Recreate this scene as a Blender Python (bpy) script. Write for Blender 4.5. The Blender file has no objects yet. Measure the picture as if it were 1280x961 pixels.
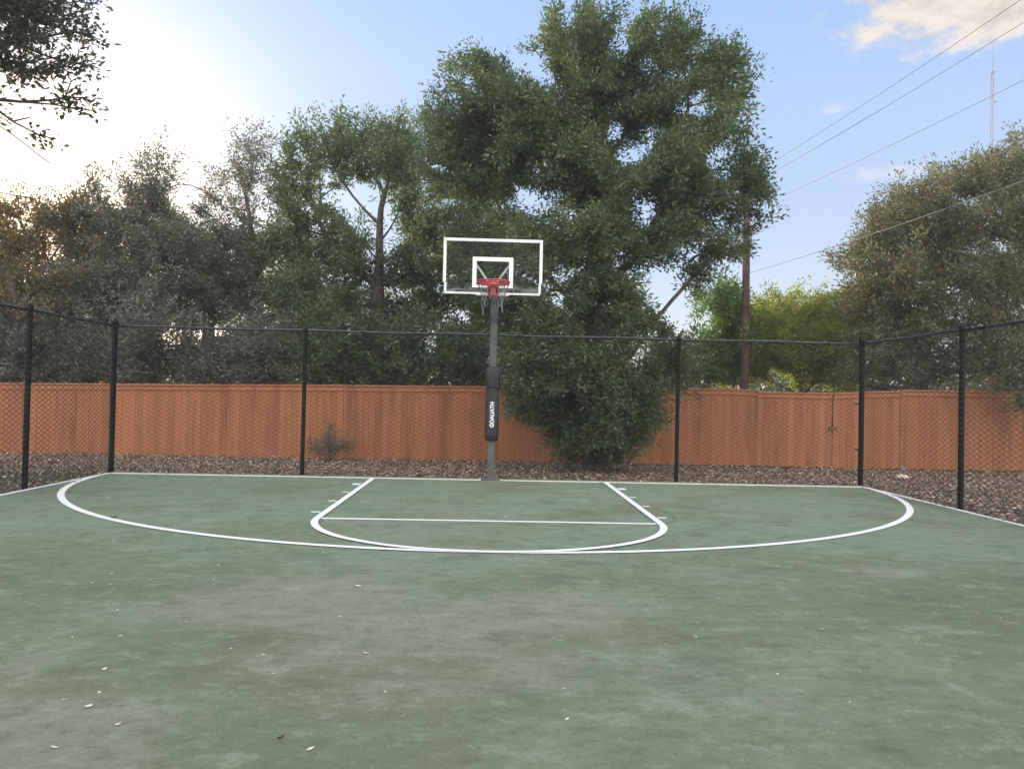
import bpy, math, random
import numpy as np

scn = bpy.context.scene
COL = scn.collection
R = math.radians
rnd = random.Random(7)

# ------------------------------------------------------------------ camera
FPX, YAW, PITCH, ROLL, HC = 950.0, R(1.7), R(0.9), R(1.25), 1.33
Fv = np.array([math.sin(YAW)*math.cos(PITCH), math.cos(YAW)*math.cos(PITCH), math.sin(PITCH)])
Rv = np.array([math.cos(YAW), -math.sin(YAW), 0.0])
Uv = np.cross(Rv, Fv)
CR = math.cos(ROLL)*Rv + math.sin(ROLL)*Uv
CU = -math.sin(ROLL)*Rv + math.cos(ROLL)*Uv
CP = np.array([0, 0, HC])


def P(px, py, Y):
    """photo pixel -> point at world depth Y"""
    d = Fv + (px-640)/FPX*CR - (py-480.5)/FPX*CU
    return CP + d*Y/d[1]


def G(px, py, z=0.0):
    d = Fv + (px-640)/FPX*CR - (py-480.5)/FPX*CU
    return CP + d*(z-HC)/d[2]


from mathutils import Matrix
cam = bpy.data.cameras.new('camera')
cam.sensor_width = 36.0
cam.lens = 36.0*FPX/1280.0
cam.clip_end = 5000
camo = bpy.data.objects.new('camera', cam)
COL.objects.link(camo)
camo.matrix_world = Matrix(((CR[0], CU[0], -Fv[0], 0), (CR[1], CU[1], -Fv[1], 0), (CR[2], CU[2], -Fv[2], HC), (0, 0, 0, 1)))
scn.camera = camo

# ------------------------------------------------------------------ object helpers


def tag(o, label=None, cat=None, group=None, kind=None):
    if label: o['label'] = label
    if cat: o['category'] = cat
    if group: o['group'] = group
    if kind: o['kind'] = kind
    return o


def empty(name, loc=(0, 0, 0), rz=0.0):
    o = bpy.data.objects.new(name, None)
    o.empty_display_size = 0.2
    COL.objects.link(o)
    o.location = loc
    o.rotation_euler = (0, 0, rz)
    return o


class MB:
    """collects vertices and faces of one mesh"""
    def __init__(s):
        s.v = []; s.f = []; s.mi = []; s.cur = 0

    def add(s, vs, fs):
        b = len(s.v)
        s.v += [tuple(map(float, q)) for q in vs]
        for f in fs:
            s.f.append(tuple(i+b for i in f)); s.mi.append(s.cur)

    def box(s, c, d, rz=0.0, bev=0.0):
        x, y, z = d[0]/2, d[1]/2, d[2]/2
        cs, sn = math.cos(rz), math.sin(rz)
        def T(q): return (c[0]+q[0]*cs-q[1]*sn, c[1]+q[0]*sn+q[1]*cs, c[2]+q[2])
        if bev <= 0:
            vs = [(sx*x, sy*y, sz*z) for sz in (-1, 1) for sx, sy in ((-1, -1), (1, -1), (1, 1), (-1, 1))]
            fs = [(3, 2, 1, 0), (4, 5, 6, 7), (0, 1, 5, 4), (1, 2, 6, 5), (2, 3, 7, 6), (3, 0, 4, 7)]
            s.add([T(q) for q in vs], fs); return
        b = bev
        ring = [(-x+b, -y), (x-b, -y), (x, -y+b), (x, y-b), (x-b, y), (-x+b, y), (-x, y-b), (-x, -y+b)]
        vs = []
        for zz, k in ((-z, 1), (-z+b, 0), (z-b, 0), (z, 1)):
            for (u, w) in ring:
                if k:
                    u = max(-x+b, min(x-b, u)); w = max(-y+b, min(y-b, w))
                vs.append(T((u, w, zz)))
        fs = []
        for L in range(3):
            for i in range(8):
                j = (i+1) % 8
                fs.append((L*8+i, L*8+j, L*8+8+j, L*8+8+i))
        fs += [tuple(range(7, -1, -1)), tuple(range(24, 32))]
        s.add([T2 for T2 in vs], fs)

    def bar(s, a, b, w, h=None):
        """rectangular bar from a to b"""
        h = h or w
        a = np.array(a, float); b = np.array(b, float)
        d = b-a; d /= np.linalg.norm(d)
        up = np.array([0, 0, 1.0]) if abs(d[2]) < .95 else np.array([0, 1.0, 0])
        u = np.cross(d, up); u /= np.linalg.norm(u); v = np.cross(u, d)
        vs = []
        for q in (a, b):
            for su, sv in ((-1, -1), (1, -1), (1, 1), (-1, 1)):
                vs.append(q+u*su*w/2+v*sv*h/2)
        s.add(vs, [(0, 1, 2, 3), (7, 6, 5, 4), (0, 4, 5, 1), (1, 5, 6, 2), (2, 6, 7, 3), (3, 7, 4, 0)])

    def tube(s, pts, r, n=8, cap=True, closed=False):
        pts = [np.array(p, float) for p in pts]
        m = len(pts)
        rr = r if hasattr(r, '__len__') else [r]*m
        vs = []; ref = np.array([0.013, 0.021, 1.0])
        for i in range(m):
            if closed: d = pts[(i+1) % m]-pts[i-1]
            else: d = pts[min(i+1, m-1)]-pts[max(i-1, 0)]
            d = d/(np.linalg.norm(d)+1e-9)
            rf = ref if abs(d@ref) < .93 else np.array([0.02, 1.0, 0.01])
            u = np.cross(d, rf); u /= np.linalg.norm(u); w = np.cross(u, d)
            for k in range(n):
                a = 2*math.pi*k/n
                vs.append(pts[i]+rr[i]*(math.cos(a)*u+math.sin(a)*w))
        fs = []
        for i in range(m if closed else m-1):
            j = (i+1) % m
            for k in range(n):
                l = (k+1) % n
                fs.append((i*n+k, i*n+l, j*n+l, j*n+k))
        if cap and not closed:
            fs += [tuple(range(n-1, -1, -1)), tuple(range((m-1)*n, m*n))]
        s.add(vs, fs)

    def lathe(s, c, prof, n=16):
        """prof: (r, z) list"""
        vs = []
        for (r, z) in prof:
            for k in range(n):
                a = 2*math.pi*k/n
                vs.append((c[0]+r*math.cos(a), c[1]+r*math.sin(a), c[2]+z))
        fs = []
        m = len(prof)
        for i in range(m-1):
            for k in range(n):
                l = (k+1) % n
                fs.append((i*n+k, i*n+l, (i+1)*n+l, (i+1)*n+k))
        fs += [tuple(range(n-1, -1, -1)), tuple(range((m-1)*n, m*n))]
        s.add(vs, fs)

    def build(s, name, mat, parent=None, smooth=False):
        me = bpy.data.meshes.new(name)
        me.from_pydata(s.v, [], s.f)
        mats = mat if isinstance(mat, (list, tuple)) else [mat]
        for q in mats: me.materials.append(q)
        if len(mats) > 1: me.polygons.foreach_set('material_index', s.mi)
        if smooth: me.polygons.foreach_set('use_smooth', [True]*len(me.polygons))
        me.update()
        o = bpy.data.objects.new(name, me)
        COL.objects.link(o)
        if parent: o.parent = parent
        return o


def np_mesh(name, V, k, mat, parent=None, smooth=False):
    """V: (n,k,3) separate k-gons, fast"""
    V = np.asarray(V, np.float32)
    n = len(V)
    me = bpy.data.meshes.new(name)
    me.vertices.add(n*k)
    me.vertices.foreach_set('co', V.reshape(-1))
    me.loops.add(n*k)
    me.loops.foreach_set('vertex_index', np.arange(n*k, dtype=np.int32))
    me.polygons.add(n)
    me.polygons.foreach_set('loop_start', np.arange(0, n*k, k, dtype=np.int32))
    me.materials.append(mat)
    me.update(calc_edges=True)
    o = bpy.data.objects.new(name, me)
    COL.objects.link(o)
    if parent: o.parent = parent
    return o


def np_quads(name, V, Fq, mat, parent=None, smooth=False):
    """indexed quads, fast"""
    V = np.asarray(V, np.float32); Fq = np.asarray(Fq, np.int32)
    me = bpy.data.meshes.new(name)
    me.vertices.add(len(V)); me.vertices.foreach_set('co', V.reshape(-1))
    me.loops.add(len(Fq)*4); me.loops.foreach_set('vertex_index', Fq.reshape(-1))
    me.polygons.add(len(Fq))
    me.polygons.foreach_set('loop_start', np.arange(0, len(Fq)*4, 4, dtype=np.int32))
    if smooth: me.polygons.foreach_set('use_smooth', np.ones(len(Fq), bool))
    me.materials.append(mat)
    me.update(calc_edges=True)
    o = bpy.data.objects.new(name, me)
    COL.objects.link(o)
    if parent: o.parent = parent
    return o


# ------------------------------------------------------------------ material helpers
def new_mat(name):
    m = bpy.data.materials.new(name)
    m.use_nodes = True
    nt = m.node_tree
    nt.nodes.clear()
    out = nt.nodes.new('ShaderNodeOutputMaterial')
    return m, nt, out


def N(nt, typ, **kw):
    n = nt.nodes.new(typ)
    for k, v in kw.items():
        if k in n.inputs.keys() if isinstance(k, str) else False: n.inputs[k].default_value = v
        else: setattr(n, k, v)
    return n


def val(nt, op, a, b=None, c=None, clamp=False):
    n = nt.nodes.new('ShaderNodeMath'); n.operation = op; n.use_clamp = clamp
    for i, q in enumerate((a, b, c)):
        if q is None: continue
        if isinstance(q, (int, float)): n.inputs[i].default_value = q
        else: nt.links.new(q, n.inputs[i])
    return n.outputs[0]


def mixc(nt, fac, a, b, blend='MIX'):
    n = nt.nodes.new('ShaderNodeMix'); n.data_type = 'RGBA'; n.blend_type = blend
    for i, q in ((0, fac), (6, a), (7, b)):
        if isinstance(q, (int, float)): n.inputs[i].default_value = q
        elif isinstance(q, (tuple, list)): n.inputs[i].default_value = (*q[:3], 1)
        else: nt.links.new(q, n.inputs[i])
    return n.outputs[2]


def noise(nt, scale, detail=4, rough=.55, vec=None, stretch=None, loc=(0, 0, 0), coord='Object', rot=(0, 0, 0)):
    if vec is None:
        tc = nt.nodes.new('ShaderNodeTexCoord'); vec = tc.outputs[coord]
    if stretch or loc != (0, 0, 0) or rot != (0, 0, 0):
        mp = nt.nodes.new('ShaderNodeMapping')
        mp.inputs['Scale'].default_value = stretch or (1, 1, 1)
        mp.inputs['Location'].default_value = loc
        mp.inputs['Rotation'].default_value = rot
        nt.links.new(vec, mp.inputs[0]); vec = mp.outputs[0]
    n = nt.nodes.new('ShaderNodeTexNoise')
    n.inputs['Scale'].default_value = scale
    n.inputs['Detail'].default_value = detail
    n.inputs['Roughness'].default_value = rough
    nt.links.new(vec, n.inputs['Vector'])
    return n.outputs[0]


def ramp(nt, fac, lo, hi, a=0.0, b=1.0):
    n = nt.nodes.new('ShaderNodeMapRange'); n.interpolation_type = 'SMOOTHSTEP'
    nt.links.new(fac, n.inputs[0])
    for i, q in ((1, lo), (2, hi), (3, a), (4, b)): n.inputs[i].default_value = q
    return n.outputs[0]


def simple(name, c, rough=.6, metal=0.0, var=.15, nscale=8.0, bump=0.0, spec=.5, coat=0.0):
    """principled with soft colour variation"""
    m, nt, out = new_mat(name)
    b = nt.nodes.new('ShaderNodeBsdfPrincipled')
    f = noise(nt, nscale, 5)
    dark = tuple(q*(1-var) for q in c); lite = tuple(min(1, q*(1+var)) for q in c)
    nt.links.new(mixc(nt, ramp(nt, f, .3, .7), dark, lite), b.inputs['Base Color'])
    b.inputs['Roughness'].default_value = rough
    b.inputs['Metallic'].default_value = metal
    b.inputs['Specular IOR Level'].default_value = spec
    b.inputs['Coat Weight'].default_value = coat
    if bump:
        bp = nt.nodes.new('ShaderNodeBump'); bp.inputs['Strength'].default_value = bump
        bp.inputs['Distance'].default_value = .01
        nt.links.new(noise(nt, nscale*6, 4), bp.inputs['Height'])
        nt.links.new(bp.outputs[0], b.inputs['Normal'])
    nt.links.new(b.outputs[0], out.inputs[0])
    return m


def leaf_mat(name, dark, lite, accent=None, acc=.12, trans=.45, tcol=None):
    """leaf: diffuse + translucent, hue differs leaf by leaf and clump by clump"""
    m, nt, out = new_mat(name)
    geo = nt.nodes.new('ShaderNodeNewGeometry')
    rpi = geo.outputs['Random Per Island']
    cl = noise(nt, .9, 3)
    k = val(nt, 'ADD', val(nt, 'MULTIPLY', rpi, .55), val(nt, 'MULTIPLY', ramp(nt, cl, .3, .7), .45))
    col = mixc(nt, k, dark, lite)
    if accent:
        cl2 = noise(nt, .55, 2, loc=(7, 3, 1))
        r2 = val(nt, 'FRACT', val(nt, 'MULTIPLY', rpi, 17.3))
        th = val(nt, 'MULTIPLY', ramp(nt, cl2, .4, .75), acc*2.2)
        col = mixc(nt, val(nt, 'LESS_THAN', r2, th), col, accent)
    d = nt.nodes.new('ShaderNodeBsdfDiffuse'); t = nt.nodes.new('ShaderNodeBsdfTranslucent')
    nt.links.new(col, d.inputs[0])
    tc = mixc(nt, 1.0, col, tcol or (1.25, 1.35, .7), 'MULTIPLY')
    nt.links.new(tc, t.inputs[0])
    mx = nt.nodes.new('ShaderNodeMixShader'); mx.inputs[0].default_value = trans
    nt.links.new(d.outputs[0], mx.inputs[1]); nt.links.new(t.outputs[0], mx.inputs[2])
    g = nt.nodes.new('ShaderNodeBsdfGlossy'); g.inputs['Roughness'].default_value = .45
    g.inputs[0].default_value = (.8, .85, .9, 1)
    m2 = nt.nodes.new('ShaderNodeMixShader'); m2.inputs[0].default_value = .045
    nt.links.new(mx.outputs[0], m2.inputs[1]); nt.links.new(g.outputs[0], m2.inputs[2])
    nt.links.new(m2.outputs[0], out.inputs[0])
    return m


M = {}
M['leaf_oak'] = leaf_mat('leaf_oak', (.055, .085, .050), (.145, .19, .088), (.18, .15, .06), .05)
M['leaf_green'] = leaf_mat('leaf_green', (.070, .105, .055), (.145, .19, .085), None)
M['leaf_bright'] = leaf_mat('leaf_bright', (.07, .13, .03), (.14, .22, .05), None, trans=.5)
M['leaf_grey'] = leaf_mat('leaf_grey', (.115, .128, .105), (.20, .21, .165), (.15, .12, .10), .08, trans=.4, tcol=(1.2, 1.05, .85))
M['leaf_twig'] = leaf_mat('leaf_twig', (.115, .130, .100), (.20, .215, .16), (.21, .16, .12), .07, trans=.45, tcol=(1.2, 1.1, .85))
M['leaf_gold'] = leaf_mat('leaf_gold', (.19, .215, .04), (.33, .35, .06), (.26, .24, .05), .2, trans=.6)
M['leaf_live'] = leaf_mat('leaf_live', (.098, .122, .066), (.19, .21, .105), (.24, .19, .09), .07, trans=.4, tcol=(1.35, 1.1, .6))
M['leaf_glow'] = leaf_mat('leaf_glow', (.10, .10, .055), (.19, .17, .08), (.30, .22, .07), .25, trans=.5, tcol=(1.4, 1.1, .5))  # golden accent paints in the sunlit leaf rims near the low sun
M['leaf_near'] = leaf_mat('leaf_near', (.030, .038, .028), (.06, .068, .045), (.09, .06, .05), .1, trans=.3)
M['bark'] = simple('bark', (.085, .075, .065), .95, var=.4, nscale=9, bump=.6)
M['bark_red'] = simple('bark_red', (.12, .07, .055), .9, var=.3, nscale=5, bump=.4)

# court paint ------------------------------------------------------
def court_material():
    m, nt, out = new_mat('court_paint')
    b = nt.nodes.new('ShaderNodeBsdfPrincipled')
    tc = nt.nodes.new('ShaderNodeTexCoord'); oc = tc.outputs['Object']
    big = noise(nt, .28, 4, .55, oc)
    mid = noise(nt, .75, 5, .6, oc, stretch=(.8, 1, 1), loc=(3, 8, 0))
    wear = noise(nt, .45, 5, .6, oc, loc=(11, 2.3, 0), rot=(0, 0, .4))
    streak = noise(nt, 2.1, 6, .65, oc, stretch=(.8, 1.25, 1), loc=(1, 5, 0), rot=(0, 0, -.25))
    fine = noise(nt, 38, 5, .7, oc)
    grain = noise(nt, 240, 3, .7, oc)
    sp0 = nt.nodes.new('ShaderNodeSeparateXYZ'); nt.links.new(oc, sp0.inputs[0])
    hoop_tint = val(nt, 'MULTIPLY', ramp(nt, val(nt, 'ADD', sp0.outputs[1], val(nt, 'MULTIPLY', val(nt, 'SUBTRACT', wear, .5), 6.0)), 3.8, 8.0), .85)  # cooler, lighter green ramped in towards the hoop
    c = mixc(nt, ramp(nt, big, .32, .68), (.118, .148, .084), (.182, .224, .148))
    c = mixc(nt, hoop_tint, c, mixc(nt, ramp(nt, mid, .35, .65), (.178, .238, .165), (.205, .258, .178)))
    worn = None
    for (wx_, wy_, wr_) in ((-.5, 3.9, 1.0), (-2.2, 3.0, .9), (.3, 4.6, .7), (-1.3, 4.9, .8), (3.1, 6.0, .35)):
        ux = val(nt, 'DIVIDE', val(nt, 'SUBTRACT', sp0.outputs[0], wx_), wr_*1.2); uy = val(nt, 'DIVIDE', val(nt, 'SUBTRACT', sp0.outputs[1], wy_), wr_)
        q = val(nt, 'ADD', val(nt, 'SQRT', val(nt, 'ADD', val(nt, 'MULTIPLY', ux, ux), val(nt, 'MULTIPLY', uy, uy))), val(nt, 'MULTIPLY', val(nt, 'SUBTRACT', mid, .5), 2.6))
        q = ramp(nt, q, 1.1, .35)
        worn = q if worn is None else val(nt, 'MAXIMUM', worn, q)
    c = mixc(nt, val(nt, 'MULTIPLY', worn, .5), c, (.27, .25, .215))
    c = mixc(nt, val(nt, 'MULTIPLY', ramp(nt, mid, .45, .68), .7), c, (.140, .148, .088))
    c = mixc(nt, val(nt, 'MULTIPLY', ramp(nt, wear, .56, .72), .55), c, (.225, .215, .18))
    c = mixc(nt, val(nt, 'MULTIPLY', ramp(nt, streak, .54, .72), .6), c, (.27, .32, .24))
    c = mixc(nt, val(nt, 'MULTIPLY', ramp(nt, streak, .48, .30), .55), c, (.09, .105, .075))
    c = mixc(nt, val(nt, 'MULTIPLY', ramp(nt, fine, .40, .70), .40), c, (.105, .125, .09))
    m6 = noise(nt, 7, 6, .68, oc, stretch=(.85, 1.15, 1), loc=(2, 9, 0))
    c = mixc(nt, val(nt, 'MULTIPLY', ramp(nt, m6, .52, .68), .5), c, (.25, .285, .215))
    c = mixc(nt, val(nt, 'MULTIPLY', ramp(nt, m6, .48, .33), .5), c, (.10, .112, .068))
    m20 = noise(nt, 19, 5, .7, oc, loc=(6, 1, 0))
    c = mixc(nt, val(nt, 'MULTIPLY', ramp(nt, m20, .56, .72), .45), c, (.28, .30, .235))
    c = mixc(nt, val(nt, 'MULTIPLY', ramp(nt, m20, .45, .30), .4), c, (.085, .10, .06))
    gr = ramp(nt, grain, .25, .75, .76, 1.24)
    g3 = nt.nodes.new('ShaderNodeCombineColor')
    for i in range(3): nt.links.new(gr, g3.inputs[i])
    c = mixc(nt, 1.0, c, g3.outputs[0], 'MULTIPLY')
    # scuffed arc left by something dragged beside the key
    sp = nt.nodes.new('ShaderNodeSeparateXYZ'); nt.links.new(oc, sp.inputs[0])
    dx = val(nt, 'SUBTRACT', sp.outputs[0], 1.72); dy = val(nt, 'SUBTRACT', sp.outputs[1], 8.75)
    dd = val(nt, 'SQRT', val(nt, 'ADD', val(nt, 'MULTIPLY', dx, dx), val(nt, 'MULTIPLY', val(nt, 'MULTIPLY', dy, dy), .35)))
    ring = val(nt, 'MULTIPLY', ramp(nt, val(nt, 'ABSOLUTE', val(nt, 'SUBTRACT', dd, .42)), .035, .012), val(nt, 'GREATER_THAN', dx, 0.05))
    c = mixc(nt, val(nt, 'MULTIPLY', ring, .35), c, (.06, .075, .06))
    nt.links.new(c, b.inputs['Base Color'])
    b.inputs['Roughness'].default_value = .95
    b.inputs['Specular IOR Level'].default_value = .12
    bp = nt.nodes.new('ShaderNodeBump'); bp.inputs['Strength'].default_value = .35; bp.inputs['Distance'].default_value = .004
    nt.links.new(val(nt, 'ADD', grain, fine), bp.inputs['Height']); nt.links.new(bp.outputs[0], b.inputs['Normal'])
    nt.links.new(b.outputs[0], out.inputs[0])
    return m


def paint_material(name, c, worn):
    m, nt, out = new_mat(name)
    b = nt.nodes.new('ShaderNodeBsdfPrincipled')
    f = noise(nt, 30, 6, .7); g = noise(nt, 3, 4)
    k = val(nt, 'MULTIPLY', ramp(nt, f, .55, .8), ramp(nt, g, .35, .75))
    nt.links.new(mixc(nt, k, c, worn), b.inputs['Base Color'])
    b.inputs['Roughness'].default_value = .7
    nt.links.new(b.outputs[0], out.inputs[0])
    return m


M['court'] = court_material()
M['paint'] = paint_material('white_paint', (.80, .80, .78), (.45, .48, .43))
M['paint_old'] = paint_material('cream_paint', (.82, .82, .72), (.36, .38, .29))
M['concrete'] = simple('concrete', (.22, .23, .19), .9, var=.25, nscale=4, bump=.4)

# ------------------------------------------------------------------ world and sun
SUN_AZ, SUN_EL = R(-31.0), R(10.5)
SD = (math.sin(SUN_AZ)*math.cos(SUN_EL), math.cos(SUN_AZ)*math.cos(SUN_EL), math.sin(SUN_EL))
world = bpy.data.worlds.new('World'); scn.world = world; world.use_nodes = True
nt = world.node_tree; nt.nodes.clear()
wo = nt.nodes.new('ShaderNodeOutputWorld'); bg = nt.nodes.new('ShaderNodeBackground')
sky = nt.nodes.new('ShaderNodeTexSky'); sky.sky_type = 'NISHITA'; sky.sun_disc = False
sky.sun_elevation = SUN_EL; sky.sun_rotation = SUN_AZ
sky.air_density = 1.0; sky.dust_density = 0.3; sky.ozone_density = 2.0; sky.altitude = 200
tc = nt.nodes.new('ShaderNodeTexCoord'); gd = tc.outputs['Generated']
sp = nt.nodes.new('ShaderNodeSeparateXYZ'); nt.links.new(gd, sp.inputs[0])
az = val(nt, 'ARCTAN2', sp.outputs[0], sp.outputs[1])
el = val(nt, 'ARCSINE', sp.outputs[2])
hz = val(nt, 'EXPONENT', val(nt, 'MULTIPLY', val(nt, 'ABSOLUTE', el), -6.5))
veil = mixc(nt, hz, (.95, 1.98, 3.85), (4.4, 4.0, 3.35))
skyc = mixc(nt, .88, sky.outputs[0], veil)
# aureole: the bright air right round the low sun
gv = nt.nodes.new('ShaderNodeVectorMath'); gv.operation = 'DOT_PRODUCT'
nt.links.new(gd, gv.inputs[0]); gv.inputs[1].default_value = SD
ang = val(nt, 'ARCCOSINE', val(nt, 'MINIMUM', gv.outputs['Value'], 1.0))
g1 = val(nt, 'EXPONENT', val(nt, 'MULTIPLY', ang, -7.0)); g2_ = val(nt, 'EXPONENT', val(nt, 'MULTIPLY', val(nt, 'MULTIPLY', ang, ang), -26.0))
gc = mixc(nt, g1, (0, 0, 0), (4.6, 3.7, 2.3)); gc2 = mixc(nt, g2_, (0, 0, 0), (6.0, 4.2, 1.8))
skyc = mixc(nt, 1.0, mixc(nt, 1.0, skyc, gc, 'ADD'), gc2, 'ADD')   # thin bright high veil over the blue


def pix_dir(px, py):
    d = P(px, py, 10.0)-CP; d = d/np.linalg.norm(d)
    return math.atan2(d[0], d[1]), math.asin(d[2])


cn = noise(nt, 9, 7, .6, gd, stretch=(1, 1, 2.2))
cn2 = noise(nt, 26, 6, .65, gd, stretch=(1, 1, 1.8), loc=(2, 1, 4))


def cloud(px, py, rx, ry, rough, soft, dens, col):
    """a cloud at one place of the sky, its edge broken up by noise"""
    global skyc
    a0, e0 = pix_dir(px, py)
    u = val(nt, 'DIVIDE', val(nt, 'SUBTRACT', az, a0), rx/FPX)
    v = val(nt, 'DIVIDE', val(nt, 'SUBTRACT', el, e0), ry/FPX)
    d = val(nt, 'SQRT', val(nt, 'ADD', val(nt, 'MULTIPLY', u, u), val(nt, 'MULTIPLY', v, v)))
    nn = val(nt, 'ADD', val(nt, 'MULTIPLY', val(nt, 'SUBTRACT', cn, .5), rough), val(nt, 'MULTIPLY', val(nt, 'SUBTRACT', cn2, .5), rough*.8))
    dd = val(nt, 'ADD', d, nn)
    k = val(nt, 'MULTIPLY', ramp(nt, dd, 1.0, 1.0-soft), dens)
    shade = mixc(nt, ramp(nt, val(nt, 'ADD', cn2, val(nt, 'MULTIPLY', v, .12)), .35, .65), tuple(q*1.08 for q in col), tuple(q*.74 for q in col))
    skyc = mixc(nt, k, skyc, shade)


SKY_STR = .10
BACK_FILL = 12.5
CL = 3.3   # cloud radiance before the background strength
cloud(1215, -25, 150, 66, 1.5, .42, .95, (1.0*CL, .90*CL, .80*CL))
cloud(1270, 20, 60, 34, 1.6, .4, .9, (1.0*CL, .90*CL, .80*CL))
cloud(1115, 215, 50, 11, 2.2, .9, .45, (1.2*CL, 1.15*CL, 1.12*CL))
cloud(1042, 136, 22, 10, 2.4, .9, .4, (1.1*CL, 1.12*CL, 1.2*CL))
# unseen bright cloud bank added behind the camera as fill for fence and court
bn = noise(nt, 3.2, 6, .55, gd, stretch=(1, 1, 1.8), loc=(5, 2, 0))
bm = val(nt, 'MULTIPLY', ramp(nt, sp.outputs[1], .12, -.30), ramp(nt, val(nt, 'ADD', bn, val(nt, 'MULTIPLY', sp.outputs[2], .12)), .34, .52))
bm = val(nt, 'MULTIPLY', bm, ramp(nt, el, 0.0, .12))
skyc = mixc(nt, val(nt, 'MULTIPLY', bm, .95), skyc, (BACK_FILL*1.0, BACK_FILL*.95, BACK_FILL*.9))
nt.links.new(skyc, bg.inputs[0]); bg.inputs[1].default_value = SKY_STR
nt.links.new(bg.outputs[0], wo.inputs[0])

sl = bpy.data.lights.new('sun', 'SUN'); sl.energy = 3.5; sl.angle = R(.5); sl.color = (1.0, .80, .55)
so = bpy.data.objects.new('sun', sl); COL.objects.link(so)
from mathutils import Vector
so.rotation_euler = Vector(SD).to_track_quat('Z', 'Y').to_euler()
so.location = (-20, 30, 30)

scn.view_settings.view_transform = 'Standard'
scn.view_settings.look = 'None'
scn.view_settings.gamma = 1.0
scn.view_settings.exposure = 1.32

# ------------------------------------------------------------------ ground and court
XL, XR, YB = -5.95, 6.10, 12.30      # slab edges
WOOD_Y = 17.0


def ground_z(x, y):
    out = max(0.0, XL-x, x-XR, y-YB)
    t = min(1.0, out/3.0)
    z = -.05-.10*t
    r = math.hypot(x, y-10)
    if r > 30: z -= min(2.5, (r-30)*.02)
    return z+.012*math.sin(x*2.1+y)*math.cos(y*1.7-x*.6)*min(1, t*3)


def ground_material():
    m, nt, out = new_mat('soil')
    b = nt.nodes.new('ShaderNodeBsdfPrincipled')
    a = noise(nt, .8, 5); f = noise(nt, 14, 6, .7); g = noise(nt, 60, 4, .7)
    c = mixc(nt, ramp(nt, f, .3, .7), (.085, .062, .046), (.18, .135, .10))
    c = mixc(nt, val(nt, 'MULTIPLY', ramp(nt, g, .55, .75), .6), c, (.22, .18, .15))
    c = mixc(nt, val(nt, 'MULTIPLY', ramp(nt, a, .5, .7), .4), c, (.07, .075, .04))
    nt.links.new(c, b.inputs['Base Color']); b.inputs['Roughness'].default_value = .95
    bp = nt.nodes.new('ShaderNodeBump'); bp.inputs['Strength'].default_value = .8; bp.inputs['Distance'].default_value = .03
    nt.links.new(f, bp.inputs['Height']); nt.links.new(bp.outputs[0], b.inputs['Normal'])
    nt.links.new(b.outputs[0], out.inputs[0])
    return m


M['soil'] = ground_material()
xs = sorted(set([-64, -50, -40, -30]+[round(-24+.6*i, 3) for i in range(81)]+[30, 40, 52, 64]))
ys = sorted(set([-20, -14]+[round(-8+.6*i, 3) for i in range(60)]+[34, 45, 60, 75, 92]))
V = [(x, y, ground_z(x, y)) for y in ys for x in xs]
nx = len(xs)
Fq = [(j*nx+i, j*nx+i+1, (j+1)*nx+i+1, (j+1)*nx+i) for j in range(len(ys)-1) for i in range(nx-1)]
go = np_quads('ground', V, Fq, M['soil'], smooth=True)
tag(go, 'brown soil around the green court', None, kind='structure')

# court slab with a chamfered edge
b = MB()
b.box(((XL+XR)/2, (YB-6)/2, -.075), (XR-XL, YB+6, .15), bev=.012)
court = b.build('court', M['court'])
tag(court, 'green painted sports court slab with worn patches', None, kind='structure')


def ribbon(pts, w, z=.004):
    """flat painted line along pts"""
    mb = MB(); pts = [np.array(p[:2], float) for p in pts]; vs = []
    m = len(pts)
    for i in range(m):
        d = pts[min(i+1, m-1)]-pts[max(i-1, 0)]; d /= np.linalg.norm(d)
        n = np.array([-d[1], d[0]])
        for s in (-1, 1):
            q = pts[i]+n*s*w/2; vs.append((q[0], q[1], z))
    mb.add(vs, [(2*i+1, 2*i, 2*i+2, 2*i+3) for i in range(m-1)])
    return mb


KX, KY = 1.82, 8.10
ribbon([(-5.86, 12.02), (-.13, 12.02)], .13).build('baseline', M['paint_old'], court)
ribbon([(.23, 12.02), (6.02, 12.02)], .13).build('baseline', M['paint_old'], court)
ribbon([(-.12, 11.99), (-.12, 12.24)], .03).build('baseline', M['paint_old'], court)
ribbon([(.22, 11.99), (.22, 12.24)], .03).build('baseline', M['paint_old'], court)
ribbon([(-5.885, 12.045), (-5.885, -5)], .075).build('sideline', M['paint'], court)
ribbon([(6.045, 12.045), (6.045, -5)], .075).build('sideline', M['paint'], court)
ke = [(.04-KX, 11.99), (.04-KX, KY)]
ke = [(.04-KX, 11.99-(11.99-KY)*i/8) for i in range(8)]
ke += [(.04-(KX-.0)*math.cos(a), KY-1.62*math.sin(a)) for a in np.linspace(0, math.pi, 41)]
ke += [(.04+KX, KY+(11.99-KY)*i/8) for i in range(1, 9)]
ribbon(ke, .075, .012).build('key_line', M['paint'], court)
ribbon([(.07-5.93*math.cos(a), 11.98-5.50*math.sin(a)) for a in np.linspace(.004, math.pi-.004, 81)], .08, .008).build('three_point_line', M['paint'], court)
ribbon([(.04-KX+.035, KY), (.04+KX-.035, KY)], .075, .004).build('free_throw_line', M['paint'], court)
for s in (-1, 1):
    for (yy, w, l) in ((11.17, .19, .12), (10.26, .07, .095), (9.41, .07, .10), (8.52, .07, .10)):
        x0 = .04+s*(KX+.035+l/2+.03)
        ribbon([(x0-l/2, yy), (x0+l/2, yy)], w, .004).build('lane_mark', M['paint'], court)

# ------------------------------------------------------------------ leaf litter
rng = np.random.default_rng(5)


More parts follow.
